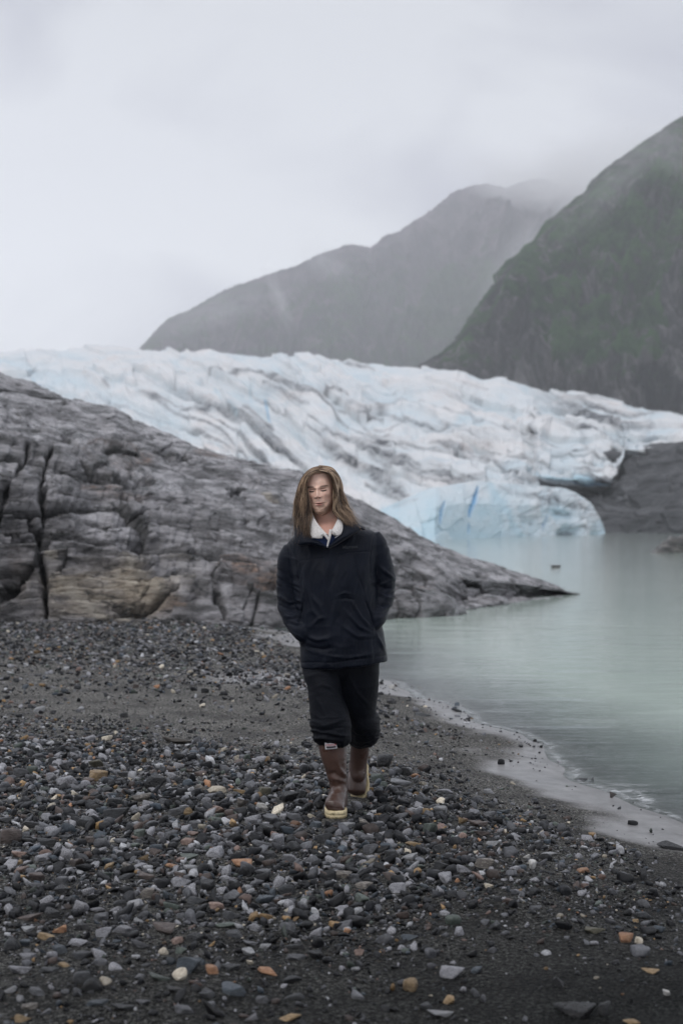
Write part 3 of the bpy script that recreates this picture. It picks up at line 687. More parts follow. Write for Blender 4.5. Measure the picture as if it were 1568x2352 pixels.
def ring_loft(rows, n=64, m=60, e=2.3):
    """rows: (vy, x_left, x_right, d_front, d_back); superellipse rings, capped -> V, F"""
    R = catmull(rows, m); V = []
    th = np.linspace(0, 2 * np.pi, n, endpoint=False)
    ct, st_ = np.cos(th), np.sin(th)
    cx = np.sign(ct) * np.abs(ct) ** (2 / e); cy = np.sign(st_) * np.abs(st_) ** (2 / e)
    for vy, xl, xr, df, dk in R:
        dm = (df + dk) / 2
        c = P((xl + xr) / 2, vy, dm); rx = (xr - xl) / 2 * dm / FPX; ry = (dk - df) / 2
        V.append(np.stack([c[0] + rx * cx, c[1] + ry * cy, c[2] + 0 * cx], -1))
    V = np.array(V); F = [f for f in grid_faces(m, n, close_v=True)]
    V = V.reshape(-1, 3)
    V = np.concatenate([V, [V[:n].mean(0)], [V[-n:].mean(0)]]); a = len(V) - 2; b_ = len(V) - 1
    T = [(a, (j + 1) % n, j) for j in range(n)] + [(b_, (m - 1) * n + j, (m - 1) * n + (j + 1) % n) for j in range(n)]
    return V, F, T

def path_tube(pts, n=40, m=50, flat=None):
    """pts: (x,y,z,r1,r2) metres; r1 sideways, r2 the other way"""
    R = catmull(pts, m); C = R[:, :3]; T_ = np.gradient(C, axis=0); T_ /= np.linalg.norm(T_, axis=1, keepdims=True)
    side = np.cross(T_, [0, 1, 0.001]); side /= np.linalg.norm(side, axis=1, keepdims=True); up = np.cross(side, T_)
    th = np.linspace(0, 2 * np.pi, n, endpoint=False)
    V = C[:, None] + side[:, None] * (np.cos(th)[None, :, None] * R[:, 3][:, None, None]) + up[:, None] * (np.sin(th)[None, :, None] * R[:, 4][:, None, None])
    V = V.reshape(-1, 3); F = [f for f in grid_faces(m, n, close_v=True)]
    V = np.concatenate([V, [C[0] - T_[0] * R[0, 3] * .4], [C[-1] + T_[-1] * R[-1, 3] * .4]]); a = len(V) - 2; b_ = len(V) - 1
    T = [(a, (j + 1) % n, j) for j in range(n)] + [(b_, (m - 1) * n + j, (m - 1) * n + (j + 1) % n) for j in range(n)]
    return V, F, T

def fuse(name, pieces, voxel, smooth=6):
    """join closed pieces into one skin (voxel remesh), return V, N, faces"""
    bm = bmesh.new()
    for V, F, T in pieces:
        vs = [bm.verts.new(v) for v in V]
        for f in list(F) + list(T):
            try: bm.faces.new([vs[i] for i in f])
            except ValueError: pass
    bmesh.ops.recalc_face_normals(bm, faces=bm.faces)
    me = bpy.data.meshes.new(name); bm.to_mesh(me); bm.free()
    o = bpy.data.objects.new(name, me); COL.objects.link(o)
    r = o.modifiers.new('r', 'REMESH'); r.mode = 'VOXEL'; r.voxel_size = voxel; r.use_smooth_shade = True
    s = o.modifiers.new('s', 'SMOOTH'); s.iterations = smooth; s.factor = .5
    dg = bpy.context.evaluated_depsgraph_get(); ev = o.evaluated_get(dg)
    me2 = bpy.data.meshes.new_from_object(ev)
    bpy.data.objects.remove(o); bpy.data.meshes.remove(me)
    me2.name = name
    for p in me2.polygons: p.use_smooth = True
    V = np.empty(len(me2.vertices) * 3); me2.vertices.foreach_get('co', V); V = V.reshape(-1, 3)
    Nn = np.empty(len(me2.vertices) * 3); me2.vertex_normals.foreach_get('vector', Nn); Nn = Nn.reshape(-1, 3)
    return me2, V, Nn

def finish(me, V, mat, name, parent, attrs=None):
    me.vertices.foreach_set('co', V.astype(np.float32).ravel()); me.update()
    for an, av in (attrs or {}).items():
        at = me.attributes.new(an, 'FLOAT', 'POINT'); at.data.foreach_set('value', av.astype(np.float32))
    me.materials.append(mat)
    return link(bpy.data.objects.new(name, me), parent)

def proj(V): return 784 + V[:, 0] / V[:, 1] * FPX, HOR - (V[:, 2] - CZ) / V[:, 1] * FPX

def ribbon(name, A, B, mat, parent, nu=60, nv=14, th=.004, bulge=.006, rough=0.0, seed=0, attrs=None):
    """a thick curved sheet between two edges A and B of (vx, vy, d)"""
    a = catmull(A, nu); b_ = catmull(B, nu)
    a = P(a[:, 0], a[:, 1], a[:, 2]); b_ = P(b_[:, 0], b_[:, 1], b_[:, 2])
    t_ = np.linspace(0, 1, nv)
    G = a[:, None] * (1 - t_)[None, :, None] + b_[:, None] * t_[None, :, None]
    nn = grid_normals(G); nn = nn if nn[nu // 2, nv // 2, 1] < 0 else -nn
    G = G + nn * (np.sin(np.pi * t_) * bulge)[None, :, None]
    if rough: G = G + nn * (rough * (fbm(G * 90, 3, seed=seed) + .8 * vnoise(G * 260, seed + 3)))[..., None]
    Bk = G - nn * th
    V = np.concatenate([G.reshape(-1, 3), Bk.reshape(-1, 3)]); q = nu * nv
    f = grid_faces(nu, nv); F = [f, f[:, ::-1] + q]
    idx = np.arange(q).reshape(nu, nv)
    loop = np.concatenate([idx[:, 0], idx[-1, 1:], idx[-2::-1, -1], idx[0, -2:0:-1]])
    l2 = np.roll(loop, -1); F.append(np.stack([loop, loop + q, l2 + q, l2], 1))
    o = np_obj(name, V, np.concatenate(F), mat, parent)
    bm = bmesh.new(); bm.from_mesh(o.data); bmesh.ops.recalc_face_normals(bm, faces=bm.faces); bm.to_mesh(o.data); bm.free()
    return o

person = empty('person', (-0.03, 7.4, 0.0)); PINV = Matrix.Translation((0.03, -7.4, 0.0))
def own(o):
    """keep world placement under the walker's empty"""
    o.parent = person; o.matrix_parent_inverse = PINV; return o

# ---- materials
def cloth(name, col, col2, rough, sc, bstr):
    m, t, b = material(name); n = N(t); co = n.obj()
    c = n.mix(n.ramp(n.noise(co, 9, 5, .6), [(.35, 0.0), (.65, 1.0)]), col, col2)
    n.put(b.inputs['Base Color'], c); b.inputs['Roughness'].default_value = rough
    b.inputs['Specular IOR Level'].default_value = .13
    h = n.math('ADD', n.noise(co, sc, 4, .6), n.math('MULTIPLY', n.noise(n.mapping(co, (1, 1, .35)), 26, 5, .6, .4), 2.2))
    n.put(b.inputs['Normal'], n.bump(h, bstr, .004))
    return m
jm = cloth('jacket_shell', (.0026, .0044, .0098), (.0052, .0078, .0155), .40, 320, .6)
tm = cloth('trouser_cloth', (.0018, .0028, .0058), (.0030, .0042, .0080), .60, 380, .55)
navy = cloth('navy_cloth', (.012, .022, .06), (.018, .03, .08), .8, 400, .5)
whitec = cloth('white_cloth', (.62, .62, .64), (.70, .70, .72), .8, 300, .3)
flm, t, b = material('white_fleece'); n = N(t); co = n.obj()
n.put(b.inputs['Base Color'], n.ramp(n.noise(co, 130, 4, .7), [(.3, (.50, .475, .455)), (.6, (.74, .715, .70))])); b.inputs['Roughness'].default_value = .95
n.put(b.inputs['Normal'], n.bump(n.noise(co, 200, 4, .7), 1.0, .004)); b.inputs['Sheen Weight'].default_value = .4

skm, t, b = material('skin'); n = N(t); co = n.obj()
c = n.ramp(n.noise(co, 28, 4, .6), [(.3, (.80, .515, .40)), (.7, (.90, .615, .50))])
c = n.mix(n.attr('rosy'), c, (.50, .20, .155))
c = n.mix(n.attr('lips'), c, (.42, .165, .14))
stub = n.ramp(n.noise(co, 330, 3, .7), [(.40, .45), (.62, 1.0)])
c = n.mix(n.math('MULTIPLY', n.attr('beard'), stub), c, (.16, .095, .052))
c = n.mix(n.math('MULTIPLY', n.attr('brow'), n.math('MULTIPLY_ADD', stub, .4, .6)), c, (.10, .062, .042))
c = n.mix(n.attr('lash_shade'), c, (.030, .020, .018))
n.put(b.inputs['Base Color'], c); b.inputs['Roughness'].default_value = .48
b.inputs['Subsurface Weight'].default_value = .10; b.inputs['Subsurface Radius'].default_value = (.012, .005, .003); b.inputs['Subsurface Scale'].default_value = .6
n.put(b.inputs['Normal'], n.bump(n.noise(co, 420, 3, .6), .25, .0015))

# ---- body: head, neck and chest in one skin
nz_, nt_ = 300, 280
def head_grid():
    zz = np.cos(np.linspace(0.02, np.pi - 0.02, nz_)) * .126
    prof = np.array([  # z, half width, front, back
        (.126, .004, -.004, .004), (.122, .026, -.026, .030), (.112, .044, -.050, .055), (.095, .060, -.071, .078), (.06, .0735, -.0845, .097), (.02, .0765, -.0885, .101), (-.01, .0745, -.0875, .095),
        (-.035, .0705, -.087, .083), (-.06, .0655, -.0865, .066), (-.08, .0590, -.0865, .052), (-.097, .0490, -.085, .036), (-.112, .0370, -.081, .020), (-.121, .0240, -.072, .0), (-.126, .005, -.045, -.030)])[::-1]
    w = np.interp(zz, prof[:, 0], prof[:, 1]); f = np.interp(zz, prof[:, 0], prof[:, 2]); k = np.interp(zz, prof[:, 0], prof[:, 3])
    w, f, k = [smooth_axis(q, 0, 25) for q in (w, f, k)]
    a = np.linspace(0, 2 * np.pi, nt_, endpoint=False)
    dens = a - 0.45 * np.sin(a)          # more columns on the face, a=0 is the front
    sx_, cy_ = np.sin(dens), -np.cos(dens)
    e = 2.25
    ex = np.sign(sx_) * np.abs(sx_) ** (2 / e); ey = np.sign(cy_) * np.abs(cy_) ** (2 / e)
    mid = 0.0
    Xh = w[:, None] * ex[None]; Yh = np.where(ey[None] < 0, -f[:, None] * ey[None], k[:, None] * ey[None])
    Zh = zz[:, None] + 0 * Xh
    return Xh, Yh, Zh
Xh, Yh, Zh = head_grid()
front = np.clip(-Yh / .05, 0, 1) ** 1.5
def gs(x0, z0, sx, sz, szd=None):
    dz = Zh - z0; s = np.where(dz < 0, szd or sz, sz)
    return np.exp(-((Xh - x0) / sx) ** 2 - (dz / s) ** 2)
def sym(x0, z0, sx, sz, szd=None): return gs(x0, z0, sx, sz, szd) + gs(-x0, z0, sx, sz, szd)
D = .013 * gs(0, 0.0080, .0090, .026, .018) + .0225 * gs(0, -0.0160, .0120, .017, .0062) + .0085 * sym(.0135, -0.0205, .0062, .0065, .005)
D += .0042 * sym(.025, 0.0275, .021, .0070, .006) + .001 * gs(0, 0.0330, .014, .008)
D -= .0100 * sym(.0305, 0.0175, .0150, .0085) + .006 * sym(.0140, 0.0140, .006, .010)
D += .0080 * sym(.0315, 0.0130, .0115, .0060)
D += .0055 * sym(.046, -0.0080, .016, .014) - .0055 * sym(.042, -0.0455, .016, .020)
D += .0050 * gs(.005, -0.0445, .017, .009) + .0066 * gs(.005, -0.0510, .0205, .0036) - .0065 * gs(.005, -0.0555, .024, .0018) + .0072 * gs(.005, -0.0610, .0175, .0044) - .0060 * gs(.005, -0.0740, .016, .0050)
D -= .0020 * gs(0, -0.0400, .0030, .008)
D += .0085 * gs(0, -0.1000, .020, .012) + .0030 * sym(.045, -0.0780, .016, .016)
D -= .0040 * sym(.022, -0.0340, .0035, .011)
D += .0016 * vnoise(np.stack([Xh, Yh, Zh], -1) * 55, 3)
ear = np.exp(-((Zh + .012) / .028) ** 2) * np.exp(-((Yh - .008) / .014) ** 2)
Yh2 = Yh - D * front; Xh2 = Xh + np.sign(Xh) * ear * .014
HG = np.stack([Xh2, Yh2, Zh], -1)
mus = gs(0, -0.0425, .0215, .0052) * (1 - .5 * gs(0, -0.0425, .003, .01))
beard = np.clip(1.5 * np.exp(-((Zh + .102) / .028) ** 2) * np.exp(-(Xh / .055) ** 4) + 1.0 * np.exp(-((np.abs(Xh) - .060) / .022) ** 2) * np.clip((-.030 - Zh) / .05, 0, 1) + .75 * mus + .6 * sym(.024, -0.0595, .006, .014) + .4 * gs(0, -0.0750, .007, .005), 0, 1) * front
beard = smooth_axis(beard, 0, 30)
beard *= 1 - np.clip(1.3 * gs(0, -0.0565, .021, .0085), 0, 1) * .92
lips = np.clip(1.5 * (gs(.005, -0.0515, .0205, .0030) + gs(.005, -0.0610, .0165, .0037)), 0, 1) * (np.abs(Xh - .005) < .028) * front
dzb = Zh - (.0302 + .0028 * np.cos((np.abs(Xh) - .034) / .018) - .10 * np.clip(.022 - np.abs(Xh), 0, 1))
brow = np.clip(1.4 * np.exp(-(dzb / .0044) ** 2) * (1 / (1 + np.exp(-(np.abs(Xh) - .0155) / .0022))) * (1 / (1 + np.exp((np.abs(Xh) - .054) / .0025))), 0, 1) * front
zl = .0105 - .0012 * np.cos((np.abs(Xh) - .0315) / .0115 * 1.5)
lash_shade = np.clip(1.3 * np.exp(-((Zh - zl) / .0040) ** 2) * np.exp(-((np.abs(Xh) - .0315) / .0160) ** 4), 0, 1) * front  # lash line, enlarged to paint in shade under the brow
lash_shade = np.maximum(lash_shade, .85 * np.clip(gs(.005, -0.0557, .0245, .0014), 0, 1))  # gap between the lips, its shade painted as a dark line
lash_shade = np.maximum(lash_shade, np.clip(1.2 * sym(.0090, -0.0265, .0048, .0026), 0, 1) * .85)  # nostril shade painted in
lash_shade = np.maximum(lash_shade, .68 * sym(.0270, 0.0205, .0170, .0040) * front)  # upper lid crease, painted dark as brow shade
rosy = .55 * np.clip(.55 * sym(.042, -0.0180, .018, .014) + .5 * gs(0, -0.0200, .012, .010) + .35 * sym(.0305, 0.0180, .018, .012), 0, 1) * front
hc = P(735.5, 1128.0, 7.44)
HR = (Matrix.Translation(hc.tolist()) @ Euler((math.radians(8), math.radians(-4.5), math.radians(-9)), 'XYZ').to_matrix().to_4x4())
HRn = np.array(HR)
Hw = HG.reshape(-1, 3) @ HRn[:3, :3].T + HRn[:3, 3]
hf = grid_faces(nz_, nt_, close_v=True)
# neck + chest rings continue the same mesh: joined at the closed underside of the jaw
neck_rows = [(1148, 712, 776, 7.455, 7.60), (1168, 716, 778, 7.45, 7.60), (1190, 718, 782, 7.435, 7.59), (1208, 714, 788, 7.40, 7.60), (1224, 706, 796, 7.358, 7.62), (1240, 704, 800, 7.350, 7.64), (1252, 700, 810, 7.40, 7.64), (1262, 690, 820, 7.43, 7.64), (1300, 684, 850, 7.39, 7.65), (1400, 696, 850, 7.40, 7.62), (1500, 700, 850, 7.40, 7.62)]
NV, NF, NT = ring_loft(neck_rows, 96, 110, 2.1)
NF = np.array(NF); q0 = len(Hw)
Vb = np.concatenate([Hw, NV])
zc = np.zeros(len(NV))
vxn, vyn = proj(NV)
nk = {'rosy': np.clip((vyn - 1185) / 40, 0, .5), 'beard': .35 * np.clip((1186 - vyn) / 20, 0, 1), 'lips': zc, 'brow': zc, 'lash_shade': zc}
Fb = np.concatenate([hf, NF + q0])
body = np_obj('body', Vb, Fb, skm, attrs={k: np.concatenate([v.ravel(), nk[k]]) for k, v in dict(rosy=rosy, beard=beard, lips=lips, brow=brow, lash_shade=lash_shade).items()})
own(body)
bm = bmesh.new(); bm.from_mesh(body.data); bmesh.ops.recalc_face_normals(bm, faces=bm.faces); bm.to_mesh(body.data); bm.free()

# ---- hair
hrm, t, b = material('hair'); n = N(t)
hv = n.attr('tone')
c = n.ramp(hv, [(0, (.035, .021, .014)), (.35, (.125, .076, .046)), (.65, (.27, .178, .112)), (1, (.60, .44, .30))])
n.put(b.inputs['Base Color'], c); b.inputs['Roughness'].default_value = .42; b.inputs['Specular IOR Level'].default_value = .6
LF = [(739, 1080, 7.345), (719, 1085, 7.335), (708, 1097, 7.340), (703.5, 1120, 7.355), (704.5, 1150, 7.36), (709, 1180, 7.365), (709, 1210, 7.345), (700, 1251, 7.340)]
LO = [(741, 1072.5, 7.41), (714, 1078, 7.41), (696, 1094, 7.42), (687, 1120, 7.43), (682, 1152, 7.44), (679.5, 1185, 7.44), (682, 1215, 7.42), (692, 1254, 7.37)]
LB = [(741, 1075, 7.52), (720, 1082, 7.535), (708, 1105, 7.55), (708, 1130, 7.56), (712, 1160, 7.57), (716, 1185, 7.575), (718, 1200, 7.575), (719, 1210, 7.57)]
RF = [(733, 1080.5, 7.345), (753, 1085, 7.335), (763, 1096, 7.34), (767.5, 1120, 7.355), (769, 1145, 7.365), (772, 1168, 7.37), (783, 1190, 7.365), (800, 1218, 7.350)]
RO = [(732, 1073.5, 7.41), (760, 1077, 7.41), (775, 1092, 7.42), (783, 1118, 7.43), (787, 1145, 7.44), (795, 1168, 7.44), (808, 1187, 7.42), (824, 1213, 7.375)]
RB = [(735, 1076, 7.52), (757, 1082, 7.535), (766, 1105, 7.55), (768, 1130, 7.56), (768, 1155, 7.57), (768, 1180, 7.575), (770, 1196, 7.575), (772, 1208, 7.57)]
NP_ = 30
def hair_path(side, a):
    """a: 0 next to the face .. 1 side .. 2 back of the head"""
    S = (LF, LO, LB) if side < 0 else (RF, RO, RB)
    S = [catmull(s, NP_) for s in S]
    a = np.asarray(a)[:, None, None]
    return np.where(a < 1, S[0][None] * (1 - a) + S[1][None] * a, S[1][None] * (2 - a) + S[2][None] * (a - 1))
hairs_V, hairs_F, tone = [], [], []; off = 0
# under-mass: a closed shell following the same flow, slightly inside
for side in (-1, 1):
    A = np.linspace(0.04, 2.0, 40); Pth = hair_path(side, A)
    u = np.linspace(0, 1, NP_)
    keep = int(NP_ * .90)
    W_ = P(Pth[..., 0], Pth[..., 1], Pth[..., 2] + .012)[:, :keep]
    W_ = W_ + .003 * fbm(W_ * 60, 3, seed=side + 12)[..., None]
    f = grid_faces(40, keep)
    hairs_V.append(W_.reshape(-1, 3)); hairs_F.append(f + off); tone.append(np.clip(.28 + .16 * fbm(np.stack([A[:, None] * 14 + 0 * u[None, :keep], u[None, :keep] * 2 + 0 * A[:, None], 0 * W_[..., 0]], -1), 3, seed=4), 0, 1).ravel()); off += W_.shape[0] * keep
r = np.random.default_rng(55)
for side in (-1, 1):
    nclump = 130
    ca = np.concatenate([r.uniform(0, .2, 18), r.uniform(0, 1.15, 86), r.uniform(1, 2, 26)])
    for ci in range(nclump):
        a0 = ca[ci]; ns = 17
        a = np.clip(a0 + r.normal(0, .030, ns), -.05, 2)
        pa = hair_path(side, a)
        u = np.linspace(0, 1, NP_)
        wave = np.sin(u * (8 + 6 * r.random()) + r.uniform(0, 6)) * (.25 * u + .9 * u ** 1.6)
        length = np.clip(.78 + .26 * r.random(), .7, 1.0)
        cx_ = r.normal(0, 2.0); cy_ = r.normal(0, 2.0); dz_ = r.normal(0, .006); tp = r.normal(0, 1.2); f2 = r.uniform(9, 15); p2 = r.uniform(0, 6)
        amp = r.normal(0, 3.4)
        lift = r.uniform(-.020, .004)
        Q = catmull(np.zeros((2, 3)), NP_)
        for s in range(ns):
            p = pa[s].copy()
            ph = r.normal(0, .5)
            jx, jy = r.normal(0, .8), r.normal(0, 1.2)
            p[:, 0] += 4.2 * np.sin(u * 13 + a0 * 4 + (1.5 if side > 0 else 0)) * u ** 1.3 + amp * wave + cx_ * u + jx * (u ** .7) + 2.2 * np.sin(u * 17 + ph * 2 + ci) * u ** 2 * .8 + r.normal(0, 5.5) * u ** 4
            p[:, 1] += cy_ * u + jy * u * 1.5
            p[:, 2] += lift * (.3 + u) + r.normal(0, .003) + dz_ * np.sin(u * f2 + p2)
            p[:, 1] += (tp + r.normal(0, .5)) * np.exp(-(u / .22) ** 2)
            p[:, 0] += 3.6 * np.sin(u * f2 + p2) * np.clip(u * 2 - .15, 0, 1)
            if r.random() < .07: p[:, 0] += side * r.uniform(2, 20) * u ** 2.5 * (1 + .4 * np.sin(u * 9 + ph)); p[:, 1] += r.uniform(-4, 10) * u ** 2; 
            m_ = max(10, int(NP_ * length * r.uniform(.9, 1.0))); p = p[:m_]
            C = P(p[:, 0], p[:, 1], p[:, 2])
            rad = np.interp(np.linspace(0, 1, m_), [0, .2, .7, 1], [.0009, .0013, .0010, .0003])
            T_ = np.gradient(C, axis=0); T_ /= np.linalg.norm(T_, axis=1, keepdims=True)
            sd = np.cross(T_, [0, 1, 0]); sd /= np.linalg.norm(sd, axis=1, keepdims=True) + 1e-9; up = np.cross(sd, T_)
            ring = np.stack([C + sd * rad[:, None], C - sd * .5 * rad[:, None] + up * .87 * rad[:, None], C - sd * .5 * rad[:, None] - up * .87 * rad[:, None]], 1)
            hairs_V.append(ring.reshape(-1, 3)); hairs_F.append(grid_faces(m_, 3, close_v=True) + off); off += m_ * 3
            tn = np.clip(.47 + .46 * np.sin(ci * 2.4) - 20 * (lift + .006) * -1 * (1 if lift > -.006 else .4) + r.normal(0, .13) - .10 * (a0 > 1) , 0, 1)
            uu = np.linspace(0, 1, m_)
            tone.append(np.repeat(np.clip(tn + .12 * np.sin(uu * 3.2) - .18 * np.clip(uu - .75, 0, 1) * 2, 0, 1), 3))
hair = np_obj('hair', np.concatenate(hairs_V), np.concatenate(hairs_F), hrm, attrs={'tone': np.concatenate(tone)}); own(hair)

# ---- jacket
def tilt(rows, k=.075, c=768): return rows
torso = [(1204, 722, 792, 7.46, 7.60), (1216, 694, 826, 7.42, 7.63), (1227, 672, 852, 7.40, 7.645), (1244, 659, 868, 7.385, 7.655), (1270, 661, 868, 7.365, 7.665), (1310, 668, 864, 7.345, 7.67), (1360, 676, 864, 7.34, 7.67),
         (1410, 682, 870, 7.335, 7.67), (1460, 687, 880, 7.33, 7.67), (1500, 690, 886, 7.335, 7.67), (1520, 691, 889, 7.34, 7.67), (1527, 691.5, 889, 7.342, 7.668)]
jp = [ring_loft(torso, 120, 120, 2.5)]
s75 = 7.5 / FPX
def arm(pts):
    out_ = []
    for vx_, vy_, d_, r_ in pts:
        p_ = P(vx_, vy_, d_); out_.append((p_[0], p_[1], p_[2], r_ * s75, r_ * s75 * 1.08))
    return path_tube(out_, 48, 70)
jp.append(arm([(672, 1250, 7.52, 20), (664, 1270, 7.52, 25), (662, 1305, 7.53, 26), (662.5, 1345, 7.54, 26.5), (667, 1385, 7.53, 27), (680, 1420, 7.48, 24.5), (694, 1446, 7.42, 21), (704, 1462, 7.43, 15)]))
jp.append(arm([(852, 1240, 7.52, 21), (864, 1262, 7.52, 25), (873, 1300, 7.53, 26.5), (880, 1342, 7.54, 28), (878, 1378, 7.53, 27), (868, 1412, 7.48, 24), (860, 1436, 7.43, 21), (856, 1452, 7.43, 14)]))
me, V, Nn = fuse('jacket', jp, .0048, 5)
# the right-hand side of the body sits a little higher: shear
def shear(V, k=.0):
    V = V.copy(); return V
vx, vy = proj(V)
V[:, 2] += np.clip((V[:, 0] - (-.035)), -.4, .4) * .080
vx, vy = proj(V)
fr = np.clip(-Nn[:, 1] * 1.5 + .2, 0, 1)
d = np.zeros(len(V))
q = np.stack([vx, vy, V[:, 1] * 100], -1)
wv = q + 10 * np.stack([fbm(q / 40, 2, seed=801), fbm(q / 40, 2, seed=802), 0 * vx], -1)
# hanging drape: long soft verticals on the body, crosswise creases on the sleeves
sleeve = np.maximum(1 / (1 + np.exp((vx - np.interp(vy, [1220, 1300, 1400, 1470], [664, 684, 694, 716])) / 3)), 1 / (1 + np.exp(-(vx - np.interp(vy, [1210, 1280, 1400, 1470], [868, 849, 852, 860])) / 3)))
d += .0100 * ridged(np.stack([wv[:, 0] / 38 + wv[:, 1] / 190, wv[:, 1] / 130, 0 * vx], -1), 3, seed=810) * (1 - sleeve)
elb = np.exp(-((vy - 1385) / 60) ** 2)
d += .0085 * (ridged(np.stack([wv[:, 0] / 70, (wv[:, 1] + .5 * np.abs(wv[:, 0] - 770)) / 17, 0 * vx + 3], -1), 3, seed=820) - .2) * sleeve * (.35 + .85 * elb)
d += .0045 * ridged(np.stack([wv[:, 0] / 60, wv[:, 1] / 22, 0 * vx + 5], -1), 2, seed=830) * np.clip((vy - 1420) / 60, 0, 1) * (1 - sleeve)
# single creases: (line, width, +ridge/-groove)
cre = [([(810, 1268), (822, 1320), (838, 1372)], 2.0, -.5), ([(700, 1290), (702, 1340), (716, 1400), (740, 1430)], 5, .7), ([(715, 1370), (735, 1392), (748, 1440)], 5, .6), ([(836, 1372), (850, 1410), (862, 1446)], 2.2, -1.0), ([(800, 1370), (830, 1420), (856, 1448)], 3.5, .8),
       ([(790, 1400), (825, 1440), (858, 1456)], 4, .8), ([(775, 1430), (820, 1462), (860, 1462)], 4.5, .7), ([(864, 1455), (874, 1480), (886, 1500)], 3.5, .8), ([(697, 1383), (690, 1410), (685, 1440)], 2.2, -1.0), ([(700, 1460), (730, 1470), (760, 1464)], 4.5, .8), ([(700, 1485), (740, 1492), (765, 1487)], 4.5, -.8),
       ([(715, 1440), (735, 1420), (752, 1418)], 4.5, .6), ([(770, 1370), (790, 1362), (812, 1366)], 3, .5), ([(770, 1378), (795, 1374), (815, 1378)], 2.5, -.5), ([(720, 1500), (800, 1512), (880, 1496)], 3, .4), ([(870, 1300), (890, 1318), (905, 1330)], 4, .8), ([(868, 1345), (885, 1352), (905, 1350)], 4, -.9), ([(866, 1360), (885, 1372), (902, 1370)], 4, .9),
       ([(862, 1385), (880, 1392), (895, 1388)], 4, -.8), ([(645, 1370), (665, 1385), (690, 1380)], 4, .9), ([(645, 1392), (665, 1400), (690, 1402)], 4, -.9), ([(655, 1415), (672, 1418), (694, 1412)], 3.5, .9), ([(663, 1432), (680, 1436), (698, 1432)], 3.5, -.8)]
for pl, w, s in cre:
    ds, tt = seg_dist(vx, vy, pl); d += s * .0130 * np.exp(-(ds / w) ** 2) * np.sin(np.pi * np.clip(tt, .08, .92)) * fr
# storm flap over the zip, yoke, armhole and hem seams
xc = np.interp(vy, [1255, 1300, 1395, 1491, 1534], [750, 747.5, 758, 765, 768])
flap = (1 / (1 + np.exp(-(vx - xc) / .7))) * (1 / (1 + np.exp((vx - xc - 25) / .9))) * (vy > 1258) * fr
d += .0042 * flap
seams = [([(690, 1288), (718, 1284), (742, 1281)], 1.1), ([(775, 1272), (812, 1269), (850, 1267)], 1.1), ([(664, 1226), (668, 1250), (680, 1285), (686, 1330)], 1.6), ([(864, 1212), (855, 1240), (849, 1280), (850, 1330)], 1.6), ([(692, 1522), (770, 1521), (888, 1505)], 1.2)]
for pl, w in seams:
    ds, tt = seg_dist(vx, vy, pl); d -= .0042 * np.exp(-(ds / w) ** 2) * fr
V = V + Nn * d[:, None]
jacket = finish(me, V, jm, 'jacket', None); own(jacket)
jacket['label'] = 'dark navy hip length rain jacket'

def sub(o, par):
    o.parent = par; o.matrix_parent_inverse = Matrix.Identity(4); return o
# storm collar, lying open
sub(ribbon('collar', [(706, 1180, 7.49), (702, 1205, 7.375), (713, 1234, 7.335), (733, 1243, 7.328), (751, 1256, 7.322)], [(690, 1190, 7.50), (677, 1218, 7.40), (682, 1250, 7.345), (716, 1251, 7.325), (750, 1261, 7.318)], jm, None, 60, 18, .006, .014), jacket)
sub(ribbon('collar', [(788, 1176, 7.49), (786, 1196, 7.385), (784, 1225, 7.335), (770, 1238, 7.328), (753, 1256, 7.322)], [(808, 1184, 7.50), (822, 1200, 7.41), (823, 1219, 7.350), (792, 1240, 7.325), (754, 1262, 7.318)], jm, None, 60, 18, .006, .014), jacket)
zm, t, b = material('zip_teeth'); b.inputs['Base Color'].default_value = (.02, .021, .024, 1); b.inputs['Roughness'].default_value = .35; b.inputs['Metallic'].default_value = .3
mm, t, b = material('snap_metal'); b.inputs['Base Color'].default_value = (.55, .55, .55, 1); b.inputs['Roughness'].default_value = .25; b.inputs['Metallic'].default_value = 1
# zip teeth along the open right collar edge
cc = catmull([(821, 1221, 7.340), (800, 1233, 7.326), (778, 1247, 7.312), (756, 1259, 7.310)], 60); cc = P(cc[:, 0], cc[:, 1], cc[:, 2])
bm = bmesh.new()
for c_ in cc[::1]:
    bmesh.ops.create_cube(bm, size=1, matrix=Matrix.Translation(c_.tolist()) @ Matrix.Diagonal((.0018, .004, .0036, 1)))
me = bpy.data.meshes.new('zip'); bm.to_mesh(me); bm.free(); me.materials.append(zm); sub(link(bpy.data.objects.new('zip', me)), jacket)
def snap(vx_, vy_, d_, r_, m_):
    bm = bmesh.new(); bmesh.ops.create_uvsphere(bm, u_segments=20, v_segments=10, radius=r_)
    me = bpy.data.meshes.new('snap'); bm.to_mesh(me); bm.free(); me.materials.append(m_)
    for p_ in me.polygons: p_.use_smooth = True
    o = bpy.data.objects.new('snap', me); link(o); o.location = P(vx_, vy_, d_).tolist(); o.scale = (1, .4, 1); return sub(o, jacket)
snap(751.5, 1256.5, 7.308, .0032, mm); snap(775, 1527, 7.333, .008, zm)
# epaulette tab on the shoulder
sub(ribbon('shoulder_tab', [(818, 1204, 7.50), (828, 1206, 7.50), (838, 1210, 7.50)], [(818, 1211, 7.45), (828, 1213, 7.45), (838, 1217, 7.455)], jm, None, 20, 8, .005, .004), jacket)
